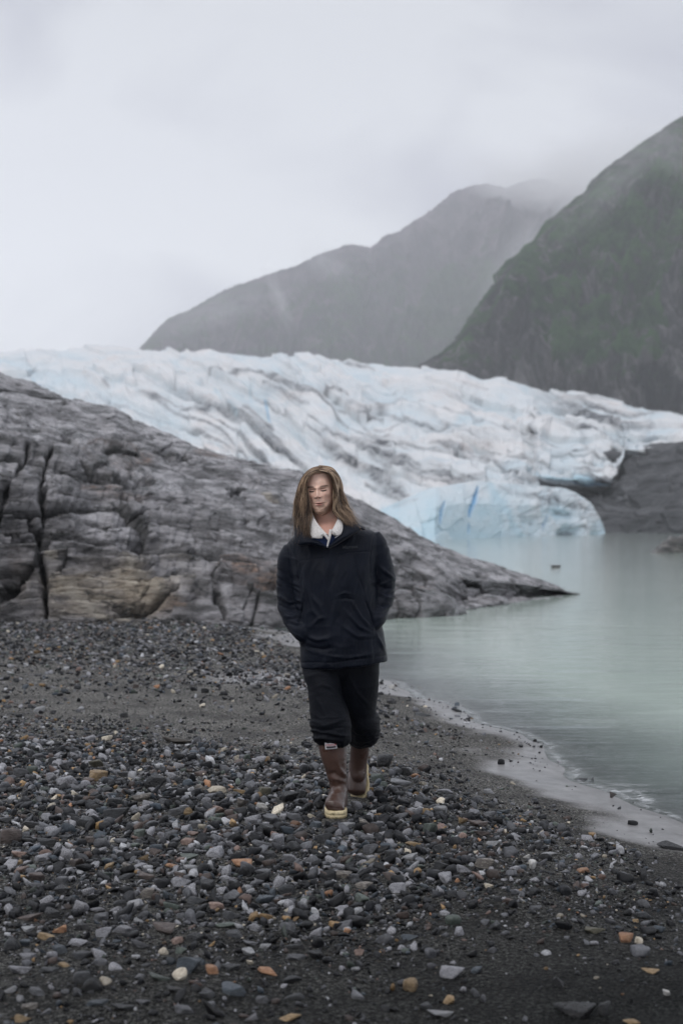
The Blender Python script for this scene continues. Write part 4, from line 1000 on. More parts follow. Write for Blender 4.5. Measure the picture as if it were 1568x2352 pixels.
# maker's lettering on the chest
lm, t, b = material('chest_lettering'); b.inputs['Base Color'].default_value = (.026, .030, .038, 1); b.inputs['Roughness'].default_value = .6
def text_mesh(body_, size, mat, name, ext=.0006):
    cu = bpy.data.curves.new(name, 'FONT'); cu.body = body_; cu.size = size; cu.extrude = ext; cu.align_x = 'CENTER'; cu.offset = size * .012
    o = bpy.data.objects.new(name, cu); COL.objects.link(o)
    me = bpy.data.meshes.new_from_object(o.evaluated_get(bpy.context.evaluated_depsgraph_get())); bpy.data.objects.remove(o)
    me.materials.clear(); me.materials.append(mat); me.name = name
    return link(bpy.data.objects.new(name, me))
def front_y(vx_, vy_):
    """front surface of the jacket at that spot"""
    o_ = Vector((0, 0, CZ)); dr_ = (pt(vx_, vy_, 7.4) - o_).normalized()
    hit, loc, nor, _ = jacket.ray_cast(jacket.matrix_world.inverted() @ o_, dr_)
    return (loc, nor) if hit else (pt(vx_, vy_, 7.35), Vector((0, -1, 0)))
bpy.context.view_layer.update()
person.matrix_world  # base of the walker
loc = pt(804, 1259, 7.33)
try:
    me_ = jacket.data; bvx, bvy = proj(np.array([v.co[:] for v in me_.vertices]))
    Vj = np.array([v.co[:] for v in me_.vertices]); m_ = (np.abs(bvx - 804) < 14) & (np.abs(bvy - 1257) < 4); ymin = Vj[m_][:, 1].min()
except Exception: ymin = 7.33
lg = text_mesh('Marmot', .0245, lm, 'lettering'); lg.location = (loc.x, ymin - .001, loc.z - .002); lg.rotation_euler = (math.radians(88), math.radians(-3), 0); sub(lg, jacket)

# ---- shirt: navy with a fleece lined collar
shirt = ribbon('shirt', [(712, 1222, 7.365), (730, 1226, 7.335), (752, 1228, 7.318), (770, 1224, 7.335), (788, 1216, 7.365)], [(716, 1238, 7.350), (734, 1247, 7.332), (752, 1258, 7.325), (768, 1247, 7.332), (785, 1234, 7.350)], navy, None, 40, 30, .004, .001); own(shirt)
# skin shows in the V of the shirt: throat
throat = None
def fleece(A, B, name, m=flm, th=.010, bulge=.007, rough=.0016, seed=0):
    return sub(ribbon(name, A, B, m, None, 70, 22, th, bulge, rough, seed), shirt)
fleece([(713, 1172, 7.47), (720, 1188, 7.385), (732, 1206, 7.345), (743, 1219, 7.318), (754, 1229, 7.305)], [(702, 1186, 7.48), (709, 1208, 7.372), (715, 1231, 7.335), (733, 1236, 7.316), (741, 1226, 7.308)], 'fleece_collar', seed=5)
fleece([(783, 1172, 7.47), (777, 1188, 7.385), (769, 1205, 7.345), (763, 1217, 7.318), (760, 1222, 7.305)], [(792, 1182, 7.48), (788, 1202, 7.372), (785, 1222, 7.335), (774, 1230, 7.316), (763, 1222, 7.308)], 'fleece_collar', seed=6)
fleece([(756, 1216, 7.312), (754, 1232, 7.306), (750, 1254, 7.312)], [(763, 1216, 7.312), (760, 1232, 7.306), (753.5, 1254, 7.312)], 'fleece_trim', seed=7, bulge=.003)
fleece([(739, 1220, 7.316), (748, 1226, 7.306), (755, 1236, 7.304)], [(738, 1226, 7.314), (746, 1233, 7.306), (754, 1243, 7.306)], 'fleece_trim', seed=8, bulge=.003)
fleece([(713, 1212, 7.362), (715, 1225, 7.346), (716, 1236, 7.340)], [(716, 1218, 7.352), (725, 1233, 7.330), (736, 1237, 7.322)], 'collar_underside', whitec, .003, .002, 0)
fleece([(786, 1212, 7.362), (785.5, 1220, 7.346), (785, 1226, 7.340)], [(785, 1216, 7.352), (780, 1226, 7.330), (769, 1236, 7.322)], 'collar_underside', whitec, .003, .002, 0)

# ---- trousers
L = [(1490, 694, 786, 7.40, 7.63), (1534, 694, 785, 7.37, 7.62), (1556, 699, 783, 7.35, 7.60), (1580, 707, 783, 7.335, 7.575), (1604, 709, 788, 7.32, 7.55), (1634, 711, 800, 7.305, 7.53), (1654, 713, 803, 7.295, 7.52), (1672, 712, 804, 7.285, 7.51), (1690, 717, 805, 7.29, 7.50), (1703, 726, 803, 7.305, 7.485), (1711, 733, 795, 7.32, 7.47)]
R_ = [(1490, 778, 872, 7.40, 7.64), (1522, 780, 871, 7.39, 7.64), (1556, 772, 870, 7.40, 7.66), (1594, 774, 867, 7.43, 7.70), (1634, 785, 863, 7.47, 7.74), (1650, 794, 870, 7.49, 7.78), (1676, 800, 872, 7.52, 7.82), (1696, 803, 868, 7.56, 7.83), (1706, 805, 861, 7.60, 7.82), (1714, 809, 850, 7.63, 7.80)]
me, V, Nn = fuse('trousers', [ring_loft(L, 80, 90, 2.2), ring_loft(R_, 80, 90, 2.2), ring_loft([(1440, 700, 868, 7.40, 7.62), (1500, 698, 870, 7.39, 7.63), (1540, 706, 868, 7.40, 7.62), (1560, 730, 850, 7.43, 7.60)], 60, 30, 2.4)], .0050, 4)
vx, vy = proj(V); q = np.stack([vx, vy, V[:, 1] * 100], -1); wv = q + 12 * np.stack([fbm(q / 36, 2, seed=841), fbm(q / 36, 2, seed=842), 0 * vx], -1)
cuff = np.clip((vy - 1625) / 45, 0, 1); fr = np.clip(-Nn[:, 1] * 1.5 + .2, 0, 1)
d = .0060 * ridged(np.stack([wv[:, 0] / 55, wv[:, 1] / 26, 0 * vx], -1), 3, seed=850) * (.35 + .4 * np.exp(-((vy - 1590) / 30) ** 2))
d += .0105 * (ridged(np.stack([wv[:, 0] / 75, (wv[:, 1] - .12 * wv[:, 0]) / 15, 0 * vx + 4], -1), 3, seed=860) - .2) * cuff
d += .0050 * ridged(np.stack([wv[:, 0] / 14, wv[:, 1] / 40, 0 * vx + 4], -1), 2, seed=865) * np.clip((vy - 1680) / 20, 0, 1)
for pl, w, s in [([(700, 1556), (730, 1548), (770, 1552)], 4, .8), ([(712, 1585), (740, 1572), (762, 1582), (772, 1610)], 4, .7), ([(722, 1600), (736, 1620), (748, 1650)], 4, .6), ([(716, 1656), (745, 1668), (790, 1652), (803, 1645)], 4, 1.0), ([(714, 1676), (740, 1682), (790, 1668)], 4, -.9), ([(718, 1690), (745, 1694), (775, 1684), (800, 1688)], 4, 1.0),
                 ([(800, 1550), (820, 1590), (855, 1630)], 3.5, .8), ([(860, 1634), (868, 1644), (872, 1656)], 4, .8), ([(830, 1676), (860, 1670)], 4, .6), ([(768, 1684), (780, 1690), (800, 1686)], 3, .8)]:
    ds, tt = seg_dist(vx, vy, pl); d += s * .0062 * np.exp(-(ds / w) ** 2) * np.sin(np.pi * np.clip(tt, .08, .92)) * fr
trousers = finish(me, V + Nn * d[:, None], tm, 'trousers', None); own(trousers)

# ---- boots
bmt, t, b = material('boot_rubber'); n = N(t); co = n.obj()
c = n.ramp(n.noise(co, 7, 5, .6), [(.35, (.050, .028, .021)), (.7, (.090, .050, .039))])
mud = n.ramp(n.noise(co, 45, 5, .7), [(.58, 0.0), (.70, .6)]); c = n.mix(mud, c, (.035, .020, .015))
n.put(b.inputs['Base Color'], c); n.put(b.inputs['Roughness'], n.ramp(n.noise(co, 20, 4), [(.35, .26), (.65, .44)])); n.put(b.inputs['Normal'], n.bump(n.noise(co, 60, 5, .6), .25, .004))
slm, t, b = material('boot_sole'); n = N(t); co = n.obj()
c = n.ramp(n.noise(co, 16, 5, .6), [(.35, (.46, .37, .20)), (.7, (.62, .53, .34))])
c = n.mix(n.ramp(n.noise(n.mapping(co, (1, 1, .6)), 75, 5, .75), [(.52, 0.0), (.66, .85)]), c, (.12, .10, .055))
n.put(b.inputs['Base Color'], c); b.inputs['Roughness'].default_value = .65; n.put(b.inputs['Normal'], n.bump(n.noise(co, 160, 4, .7), .6, .003))
trd, t, b = material('boot_tread'); b.inputs['Base Color'].default_value = (.05, .04, .03, 1); b.inputs['Roughness'].default_value = .8
def sole_mesh(name, outline, axis_o, ax, ay, az, th, mat, parent, rim=.004):
    """outline: (u, v) pairs in the sole plane, extruded th along az, edge rounded"""
    o2 = catmull(np.array(outline + [outline[0]]), 90)[:-1]; c2 = o2.mean(0)
    ax, ay, az = [np.array(v, float) for v in (ax, ay, az)]
    V = []; levels = [(0, 1 - rim / .05), (rim, 1.0), (th * .45, 1.0), (th * .5, .985), (th * .55, 1.0), (th - rim, 1.0), (th, 1 - rim / .05)]
    for h, s in levels:
        q = c2 + (o2 - c2) * s; V.append(np.array(axis_o) + q[:, :1] * ax + q[:, 1:] * ay + h * az)
    V = np.array(V); m, k = V.shape[:2]; V = V.reshape(-1, 3); F = [tuple(f) for f in grid_faces(m, k, close_v=True)]
    F.append(tuple(range(k))[::-1]); F.append(tuple((m - 1) * k + j for j in range(k)))
    me = bpy.data.meshes.new(name); me.from_pydata(V.tolist(), [], F); me.update(); me.materials.append(mat)
    bm = bmesh.new(); bm.from_mesh(me); bmesh.ops.recalc_face_normals(bm, faces=bm.faces); bm.to_mesh(me); bm.free()
    for p_ in me.polygons: p_.use_smooth = len(p_.vertices) == 4
    return sub(link(bpy.data.objects.new(name, me)), parent)
foot = [(0, -.175), (.030, -.170), (.048, -.145), (.056, -.100), (.053, -.05), (.043, .0), (.040, .06), (.038, .105), (.022, .130), (0, .134), (-.022, .130), (-.038, .105), (-.041, .06), (-.047, .0), (-.056, -.05), (-.058, -.10), (-.050, -.145), (-.030, -.170)]
# front boot (his right foot), flat on the stones
shaft = [(1690, 731, 796, 7.315, 7.475), (1710, 731, 795, 7.315, 7.475), (1736, 736, 795.5, 7.32, 7.475), (1770, 747, 796, 7.335, 7.475), (1792, 754, 797, 7.345, 7.48), (1806, 757.5, 797, 7.335, 7.49), (1822, 757, 797.5, 7.31, 7.50), (1840, 750, 797, 7.27, 7.505), (1858, 746, 796, 7.25, 7.50)]
fx, fy = -.0335, 7.385
toe = path_tube([(fx + .012, 7.485, .075, .040, .040), (fx + .014, 7.42, .085, .043, .052), (fx + .008, 7.34, .080, .047, .050), (fx + .001, 7.28, .068, .054, .038), (fx - .003, 7.235, .060, .052, .032)], 48, 50)
me, V, Nn = fuse('boot', [ring_loft(shaft, 64, 80, 2.1), toe], .0042, 8)
V[:, 2] = np.maximum(V[:, 2], .036)
vx, vy = proj(V); fr = np.clip(-Nn[:, 1] * 1.5 + .2, 0, 1); d = 0 * vx
for pl, w, s in [([(778, 1764), (788, 1778), (797, 1782)], 5, .9), ([(757, 1786), (775, 1790), (790, 1796)], 5, 1.3), ([(752, 1778), (768, 1776), (782, 1786)], 5, -1.1), ([(758, 1803), (770, 1808), (786, 1804)], 6, -1.3), ([(760, 1818), (775, 1822), (792, 1820)], 4, .7), ([(772, 1740), (780, 1765), (788, 1776)], 4, .5), ([(742, 1853), (765, 1856), (790, 1858)], 2, -.5), ([(770, 1828), (766, 1845), (764, 1855)], 5, .4)]:
    ds, tt = seg_dist(vx, vy, pl); d += s * .0065 * np.exp(-(ds / w) ** 2) * np.sin(np.pi * np.clip(tt, .08, .92)) * fr
d += .0016 * fbm(V * 28, 3, seed=870)
boot1 = finish(me, V + Nn * d[:, None], bmt, 'boot', None); own(boot1)
sole_mesh('sole', foot, (fx + .000, fy, .004), (1, .06, 0), (-.06, 1, 0), (.0, .0, 1), .042, slm, boot1)
# patch on the shaft
lab = ribbon('label_patch', [(745.5, 1706, 7.312), (746, 1713, 7.312), (747, 1721.5, 7.314)], [(772, 1706, 7.308), (773, 1712, 7.308), (774, 1719, 7.310)], whitec, None, 12, 16, .002, .0035); sub(lab, boot1)
rd, t, b = material('patch_red'); b.inputs['Base Color'].default_value = (.45, .03, .035, 1)
bk, t, b = material('patch_dark'); b.inputs['Base Color'].default_value = (.03, .025, .03, 1)
sub(ribbon('patch_band', [(749, 1714.6, 7.3065), (749.6, 1718.6, 7.3075)], [(771, 1713.4, 7.3035), (771.4, 1716.8, 7.3045)], bk, None, 6, 12, .001, .0045), boot1)
tx = text_mesh('XTRATUF', .0125, rd, 'patch_lettering', .0004); p_ = P(759.5, 1713.2, 7.300); tx.location = p_.tolist(); tx.rotation_euler = (math.radians(90), math.radians(-3), 0); sub(tx, boot1)

# rear boot (his left foot), heel lifted, standing on its toe
shaft2 = [(1695, 806, 850, 7.64, 7.79), (1714, 805, 848, 7.65, 7.80), (1736, 804, 845, 7.68, 7.84), (1756, 803, 842, 7.70, 7.90), (1778, 802, 841, 7.70, 7.93), (1790, 803, 840, 7.72, 7.92)]
def pz(vx_, vy_, d_, r1, r2): q_ = P(vx_, vy_, d_); return (q_[0], q_[1], q_[2], r1, r2)
toe2 = path_tube([pz(823, 1740, 7.87, .044, .040), pz(821, 1762, 7.84, .049, .054), pz(820, 1785, 7.79, .052, .054), pz(819, 1805, 7.755, .052, .044), pz(818, 1821, 7.735, .047, .034)], 48, 50)
me, V, Nn = fuse('boot', [ring_loft(shaft2, 64, 60, 2.1), toe2], .0046, 8)
V = V + Nn * (.0016 * fbm(V * 28, 3, seed=871))[:, None]
boot2 = finish(me, V, bmt, 'boot', None); own(boot2)
h_ = np.array(P(826, 1746, 7.93)); t__ = np.array(P(819, 1819, 7.76)); ay = (h_ - t__); ln = np.linalg.norm(ay); ay /= ln
az = np.array([.34, .90, -.25]); az -= ay * az.dot(ay); az /= np.linalg.norm(az); ax = np.cross(ay, az)
foot2 = [(u_ * .93, v_ * ln / .262) for u_, v_ in foot]
mid_ = (h_ + t__) / 2 + az * .014 + np.array([.006, 0, 0])
sole_mesh('sole', foot2, mid_, ax, ay, az, .022, slm, boot2)
tag(person, 'long-haired man in dark navy rain jacket, dark trousers and brown boots walking on gravel', 'person')
# ================================================================ stones on the beach
def stone_mat(name, stops, sc=30, rough=(.35, .6), speck=None, band=0, bstr=.5):
    m, t, b = material(name); n = N(t); tcn = n.n('ShaderNodeTexCoord').outputs['Object']
    rnd = n.n('ShaderNodeObjectInfo').outputs['Random']
    off = n.n('ShaderNodeVectorMath', {0: tcn}, operation='ADD'); cmb = n.n('ShaderNodeCombineXYZ', {0: n.math('MULTIPLY', rnd, 37.0), 1: rnd, 2: n.math('MULTIPLY', rnd, 11.0)}); n.put(off.inputs[1], cmb.outputs[0])
    v = off.outputs[0]
    if band: v = n.mapping(v, (1, 1, band), (.35, .2, 0))
    c = n.ramp(n.noise(v, sc, 7, .62, .4), stops)
    if speck:
        v2 = off.outputs[0]
        c = n.mix(n.ramp(n.noise(v2, sc * 9, 3, .75), [(.50, 0.0), (.60, .9)]), c, speck[0])
        c = n.mix(n.ramp(n.noise(v2, sc * 7 + 11, 3, .75), [(.54, 0.0), (.64, .9)]), c, speck[1])
    hs = n.n('ShaderNodeHueSaturation', {'Color': c}); n.put(hs.inputs['Value'], n.math('MULTIPLY_ADD', rnd, .6, .7))
    n.put(b.inputs['Base Color'], hs.outputs[0]); n.put(b.inputs['Roughness'], n.ramp(n.noise(v, sc * 1.7, 4), [(.35, rough[0]), (.65, rough[1])]))
    n.put(b.inputs['Normal'], n.bump(n.noise(v, sc * 2.5, 6, .65), bstr, .12))
    return m
# object space of a stone is about one unit across, so scales are per stone
SM = {
    'dark': stone_mat('slate_stone', [(.3, (.012, .013, .015)), (.55, (.026, .028, .031)), (.75, (.055, .058, .064))], 2.2, (.28, .5), band=2),
    'black': stone_mat('black_stone', [(.3, (.006, .006, .007)), (.6, (.014, .015, .017)), (.78, (.04, .042, .046))], 2.4, (.25, .45)),
    'grey': stone_mat('grey_stone', [(.3, (.045, .047, .052)), (.5, (.085, .088, .096)), (.72, (.15, .152, .165))], 2.0, (.38, .6), band=2.5),
    'blue': stone_mat('blue_grey_stone', [(.3, (.028, .036, .045)), (.55, (.055, .068, .082)), (.75, (.10, .115, .135))], 2.0, (.3, .5), band=1.8),
    'green': stone_mat('green_grey_stone', [(.3, (.040, .050, .044)), (.55, (.075, .092, .080)), (.75, (.14, .16, .14))], 2.0, (.35, .55)),
    'speckled': stone_mat('speckled_granite', [(.3, (.12, .122, .135)), (.6, (.22, .222, .24)), (.8, (.32, .32, .34))], 2.2, (.5, .7), ((.42, .42, .45), (.025, .026, .03))),
    'orange': stone_mat('orange_stone', [(.3, (.16, .072, .036)), (.52, (.31, .165, .09)), (.74, (.44, .30, .19))], 2.0, (.4, .6), band=1.6),
    'ochre': stone_mat('ochre_stone', [(.3, (.11, .075, .040)), (.52, (.24, .165, .085)), (.74, (.40, .31, .20))], 2.0, (.4, .6), band=1.8),
    'cream': stone_mat('cream_stone', [(.3, (.27, .235, .18)), (.52, (.46, .41, .33)), (.74, (.62, .58, .50))], 2.0, (.45, .65)),
    'white': stone_mat('white_quartz', [(.3, (.42, .41, .39)), (.6, (.62, .61, .59)), (.8, (.74, .73, .71))], 2.6, (.4, .6)),
    'brown': stone_mat('brown_stone', [(.3, (.038, .028, .025)), (.52, (.075, .058, .052)), (.74, (.14, .115, .105))], 2.0, (.35, .55), band=2.4),
    'banded': stone_mat('banded_stone', [(.30, (.05, .045, .042)), (.42, (.13, .115, .10)), (.5, (.07, .065, .062)), (.6, (.26, .235, .205)), (.7, (.13, .125, .12))], 2.4, (.38, .6), band=3.5),
    'pale': stone_mat('pale_grey_stone', [(.3, (.16, .165, .175)), (.55, (.26, .265, .275)), (.75, (.38, .38, .39))], 2.2, (.45, .65), band=2),
    'pink': stone_mat('pink_brown_stone', [(.3, (.12, .080, .068)), (.55, (.22, .155, .13)), (.75, (.34, .26, .22))], 2.2, (.4, .6)),
    'olive': stone_mat('olive_stone', [(.3, (.035, .034, .022)), (.55, (.075, .070, .048)), (.75, (.15, .14, .10))], 2.2, (.4, .6)),
}
WORD = {'dark': 'dark slate-grey', 'black': 'black', 'grey': 'mid-grey', 'blue': 'blue-grey', 'green': 'green-grey', 'speckled': 'speckled white-and-grey', 'orange': 'rusty orange', 'ochre': 'ochre yellow-brown',
        'cream': 'cream', 'white': 'white', 'brown': 'brown', 'banded': 'grey and tan banded', 'pale': 'pale grey', 'pink': 'pinkish brown', 'olive': 'olive brown'}
# template shapes: slabby, blocky, rounded
TPL = []
for k in range(26):
    r = np.random.default_rng(1000 + k)
    kind = ('slab', 'block', 'round')[k % 3]
    fl = {'slab': (1, r.uniform(.6, .85), r.uniform(.28, .42)), 'block': (1, r.uniform(.65, .9), r.uniform(.5, .72)), 'round': (1, r.uniform(.8, .95), r.uniform(.62, .8))}[kind]
    W, F = stone_shape(4, 1000 + k, fl, 9 if kind != 'round' else 18, {'slab': 16, 'block': 20, 'round': 7}[kind], .035)
    W = W + (W / (np.linalg.norm(W, axis=1, keepdims=True) + 1e-9)) * (.012 * vnoise(W * 7 + k, k))[:, None]
    me = np_mesh('stone_shape', W, F, True); me.materials.append(SM['grey']); TPL.append((kind, me, np.array(fl)))
def pick_tpl(ratio, r):
    want = 'slab' if ratio < .55 else ('block' if ratio < .8 else 'round')
    c = [t_ for t_ in TPL if t_[0] == want]; return c[r.integers(len(c))]

def ground_pt(vx, vy):
    z = 0.0; 
    for _ in range(8):
        d = FPX * (CZ - z) / (vy - HOR); x = (vx - 784) * d / FPX; z = float(ground_z(np.array([x]), np.array([d]))[0]); z = max(z, WATER_Z - .02)
    return x, d, z

# the stones one can pick out: column, row (middle), width, height, kind, extra words
S_ = [(397, 1701, 76, 18, 'banded', 'flat tan slab, widest stone on the sandy strip'), (152, 1793, 66, 34, 'speckled', 'big rounded boulder'), (112, 1783, 36, 26, 'speckled', ''), (222, 1781, 50, 32, 'ochre', 'peaked stone'), (222, 1753, 40, 26, 'olive', ''), (90, 1738, 46, 26, 'grey', ''),
      (125, 1748, 32, 24, 'dark', ''), (350, 1796, 56, 42, 'black', 'rough jagged lump'), (325, 1831, 56, 28, 'banded', ''), (267, 1838, 52, 26, 'dark', ''), (265, 1866, 62, 36, 'dark', 'large angular slab'), (316, 1873, 32, 26, 'cream', ''), (372, 1838, 50, 20, 'grey', ''), (457, 1806, 42, 24, 'banded', ''),
      (500, 1813, 58, 24, 'cream', 'flat-topped'), (545, 1843, 48, 36, 'banded', 'upright'), (605, 1818, 36, 30, 'olive', ''), (655, 1828, 62, 34, 'black', 'angular'), (690, 1823, 38, 30, 'dark', ''), (600, 1849, 36, 18, 'white', ''), (497, 1858, 50, 24, 'pink', ''), (400, 1863, 58, 26, 'grey', 'flat angular'),
      (432, 1861, 26, 26, 'ochre', ''), (477, 1838, 32, 24, 'speckled', ''), (575, 1883, 52, 26, 'speckled', 'blocky'), (640, 1928, 48, 38, 'speckled', 'round granite'), (672, 1941, 40, 34, 'dark', ''), (555, 1983, 58, 28, 'orange', 'wide angular'), (542, 1923, 30, 20, 'orange', 'small'), (442, 1914, 34, 14, 'pink', ''),
      (490, 1958, 56, 30, 'speckled', ''), (247, 1990, 36, 20, 'ochre', ''), (217, 1951, 34, 16, 'cream', ''), (395, 1988, 36, 14, 'orange', 'flat'), (20, 1918, 56, 50, 'brown', 'big rounded boulder'), (82, 1893, 52, 22, 'dark', ''), (712, 1873, 30, 14, 'cream', ''), (725, 1893, 34, 22, 'blue', ''),
      (670, 1970, 42, 24, 'speckled', ''), (720, 1998, 46, 28, 'speckled', 'pale'), (435, 1970, 58, 11, 'green', 'long thin'), (42, 1961, 42, 22, 'pink', ''), (542, 1743, 20, 20, 'cream', 'upright'), (672, 1723, 28, 20, 'black', ''), (407, 1726, 26, 14, 'black', ''), (585, 1763, 40, 22, 'black', ''), (612, 1771, 24, 17, 'speckled', ''),
      (512, 1736, 30, 14, 'pale', ''), (884, 1746, 40, 40, 'black', 'tall angular block'), (934, 1771, 32, 28, 'black', ''), (913, 1773, 22, 20, 'dark', ''), (866, 1785, 36, 25, 'green', ''), (921, 1796, 62, 19, 'pale', 'long flat slab'), (956, 1781, 28, 16, 'orange', ''), (858, 1764, 28, 16, 'speckled', ''), (1126, 1848, 30, 18, 'dark', ''),
      (1159, 1863, 28, 16, 'blue', ''), (1101, 1832, 34, 10, 'grey', 'flat'), (1120, 1816, 30, 16, 'pale', ''), (989, 1901, 44, 36, 'green', 'blocky angular'), (946, 1937, 44, 16, 'ochre', 'flat'), (955, 1878, 32, 12, 'orange', 'flat'), (979, 1863, 28, 22, 'ochre', ''), (1086, 1920, 22, 14, 'white', ''), (1059, 1915, 24, 12, 'pale', ''),
      (1104, 1913, 44, 20, 'brown', ''), (1234, 1903, 38, 18, 'grey', ''), (1224, 1984, 34, 34, 'white', 'lumpy quartz'), (1213, 1966, 24, 16, 'white', 'smaller quartz'), (1341, 1997, 52, 18, 'orange', 'long angular'), (1421, 1943, 28, 12, 'ochre', ''), (1264, 1961, 44, 9, 'pale', 'thin flat'), (1364, 1790, 34, 20, 'grey', 'wave-washed'),
      (1334, 1790, 26, 15, 'dark', 'wave-washed'), (1401, 1825, 32, 22, 'brown', 'wave-washed'), (1539, 1944, 80, 20, 'black', 'long low lump'), (1024, 2017, 50, 30, 'speckled', 'broad'), (1050, 2021, 14, 14, 'orange', 'tiny'), (1196, 1713, 15, 9, 'black', 'small'), (1039, 1727, 34, 10, 'dark', 'low'), (145, 2043, 52, 26, 'black', 'smooth'),
      (70, 2105, 70, 24, 'brown', 'wide flat'), (78, 2114, 22, 14, 'orange', ''), (227, 2105, 52, 26, 'grey', ''), (225, 2088, 44, 20, 'speckled', ''), (280, 2133, 44, 26, 'speckled', ''), (375, 2131, 74, 34, 'brown', 'large layered'), (442, 2153, 50, 28, 'black', ''), (315, 2167, 50, 28, 'grey', ''), (400, 2160, 36, 20, 'pink', ''),
      (375, 2183, 26, 24, 'cream', ''), (412, 2181, 34, 24, 'green', ''), (424, 2212, 76, 56, 'blue', 'big smooth slab'), (412, 2236, 44, 40, 'cream', 'oblong leaning'), (485, 2226, 40, 28, 'orange', 'round'), (235, 2250, 38, 30, 'cream', 'round'), (235, 2208, 44, 28, 'grey', ''), (185, 2243, 44, 40, 'dark', ''), (215, 2303, 66, 26, 'blue', 'broad'),
      (325, 2275, 32, 26, 'pale', ''), (590, 2333, 64, 38, 'speckled', 'large'), (665, 2335, 70, 26, 'ochre', 'long flat'), (601, 2295, 38, 26, 'grey', ''), (530, 2100, 56, 26, 'dark', ''), (535, 2143, 64, 22, 'dark', 'flat'), (590, 2130, 44, 26, 'speckled', ''), (515, 2125, 52, 20, 'green', ''), (730, 2066, 34, 22, 'green', ''),
      (697, 2066, 36, 20, 'green', ''), (665, 2090, 32, 16, 'cream', ''), (610, 2173, 32, 18, 'pale', ''), (485, 2305, 36, 20, 'grey', ''), (575, 2210, 20, 14, 'cream', ''), (30, 2270, 42, 26, 'pale', ''), (65, 2133, 38, 20, 'pale', ''), (25, 2165, 42, 46, 'dark', ''), (48, 2337, 44, 24, 'ochre', ''), (821, 2185, 34, 22, 'pink', 'rounded'),
      (794, 2138, 22, 16, 'orange', 'small'), (1036, 2230, 54, 42, 'speckled', 'big round purple-grey'), (1091, 2228, 44, 24, 'blue', ''), (939, 2150, 50, 20, 'blue', ''), (944, 2260, 38, 42, 'ochre', ''), (1034, 2295, 38, 28, 'ochre', 'round'), (1014, 2327, 58, 24, 'pale', ''), (1359, 2135, 52, 24, 'olive', ''), (1434, 2154, 50, 30, 'orange', 'angular'),
      (1466, 2159, 26, 24, 'cream', ''), (1474, 2100, 50, 22, 'dark', ''), (1461, 2114, 20, 12, 'ochre', ''), (1279, 2253, 50, 36, 'black', ''), (1334, 2318, 104, 54, 'black', 'largest'), (1384, 2318, 48, 46, 'dark', 'angular'), (1499, 2230, 44, 16, 'ochre', ''), (1231, 2085, 38, 18, 'grey', ''), (984, 2310, 44, 22, 'dark', ''), (821, 2287, 38, 22, 'grey', ''),
      (974, 2034, 32, 13, 'blue', ''), (1531, 2280, 22, 18, 'white', ''), (1451, 2346, 52, 22, 'ochre', ''), (1121, 2034, 28, 16, 'cream', ''), (287, 1642, 24, 16, 'black', ''), (247, 1603, 22, 14, 'white', ''), (467, 1586, 26, 16, 'black', ''), (332, 1683, 17, 14, 'black', ''), (587, 1578, 22, 12, 'dark', ''), (85, 1629, 40, 16, 'pale', ''),
      (310, 1576, 18, 14, 'brown', ''), (102, 1516, 16, 12, 'black', ''), (60, 1527, 22, 12, 'pale', ''), (896, 1611, 26, 13, 'black', ''), (969, 1641, 46, 9, 'dark', 'low'), (901, 1577, 20, 12, 'white', ''), (750, 2030, 40, 22, 'dark', ''), (880, 1905, 44, 22, 'dark', ''), (835, 1890, 40, 24, 'banded', ''), (905, 1960, 46, 26, 'dark', ''),
      (820, 1850, 34, 30, 'speckled', ''), (845, 1925, 44, 24, 'grey', ''), (762, 1905, 46, 24, 'dark', ''), (930, 1836, 34, 16, 'grey', ''), (610, 1900, 44, 22, 'dark', ''), (690, 1905, 40, 26, 'grey', ''), (350, 1890, 44, 22, 'grey', '')]
near_pt = []
placed = []
def occupied(vx, vy, w):
    for a in placed:
        if abs(a[0] - vx) < (a[2] + w) * .42 and abs(a[1] - vy) < (a[3] + w * .5) * .42: return True
    return False
def legs(vx, vy):
    return (742 < vx < 850 and 1700 < vy < 1892)
def put_stone(vx, vy, w, h, kind, r, x=None):
    gx, gd, gz = ground_pt(vx, vy + h * .38)
    wm = w * gd / FPX; hm = h * gd / FPX
    # seen from above at a slant: what shows as height is part thickness, part depth
    el = math.atan2(CZ, gd)
    ratio = h / w
    kt, me, fl = pick_tpl(ratio * .95, r)
    o = bpy.data.objects.new('stone', me)
    o.location = (gx, gd + wm * .2, gz)
    sx_ = wm / 2; th = max(.18, min(.95, (ratio - .75 * math.sin(el) * .8))) * wm / 2 / max(fl[2], .2)
    dpt = wm / 2 * r.uniform(.9, 1.25)
    o.scale = (sx_, dpt, min(th, sx_ * 1.25))
    o.location.z = gz + fl[2] * o.scale[2] * .52
    o.rotation_euler = (r.normal(0, .10), r.normal(0, .12), r.choice([0, math.pi]) + r.normal(0, .35))
    link(o); o.material_slots[0].link = 'OBJECT'; o.material_slots[0].material = SM[kind]
    placed.append((vx, vy, w, h, kind, o)); return o
r = np.random.default_rng(77)
ALL = []
for (vx_, vy_, w_, h_, k_, ex) in S_:
    o = put_stone(vx_, vy_, w_, h_, k_, r); ALL.append([vx_, vy_, w_, k_, ex, o])
KP = ['dark'] * 26 + ['black'] * 12 + ['grey'] * 18 + ['blue'] * 7 + ['green'] * 5 + ['speckled'] * 14 + ['brown'] * 7 + ['banded'] * 5 + ['pink'] * 3 + ['ochre'] * 2 + ['pale'] * 6 + ['cream'] * 2 + ['orange'] * 1
def rowband(vy_): return 1 if vy_ < 1700 else 2
tries = 0
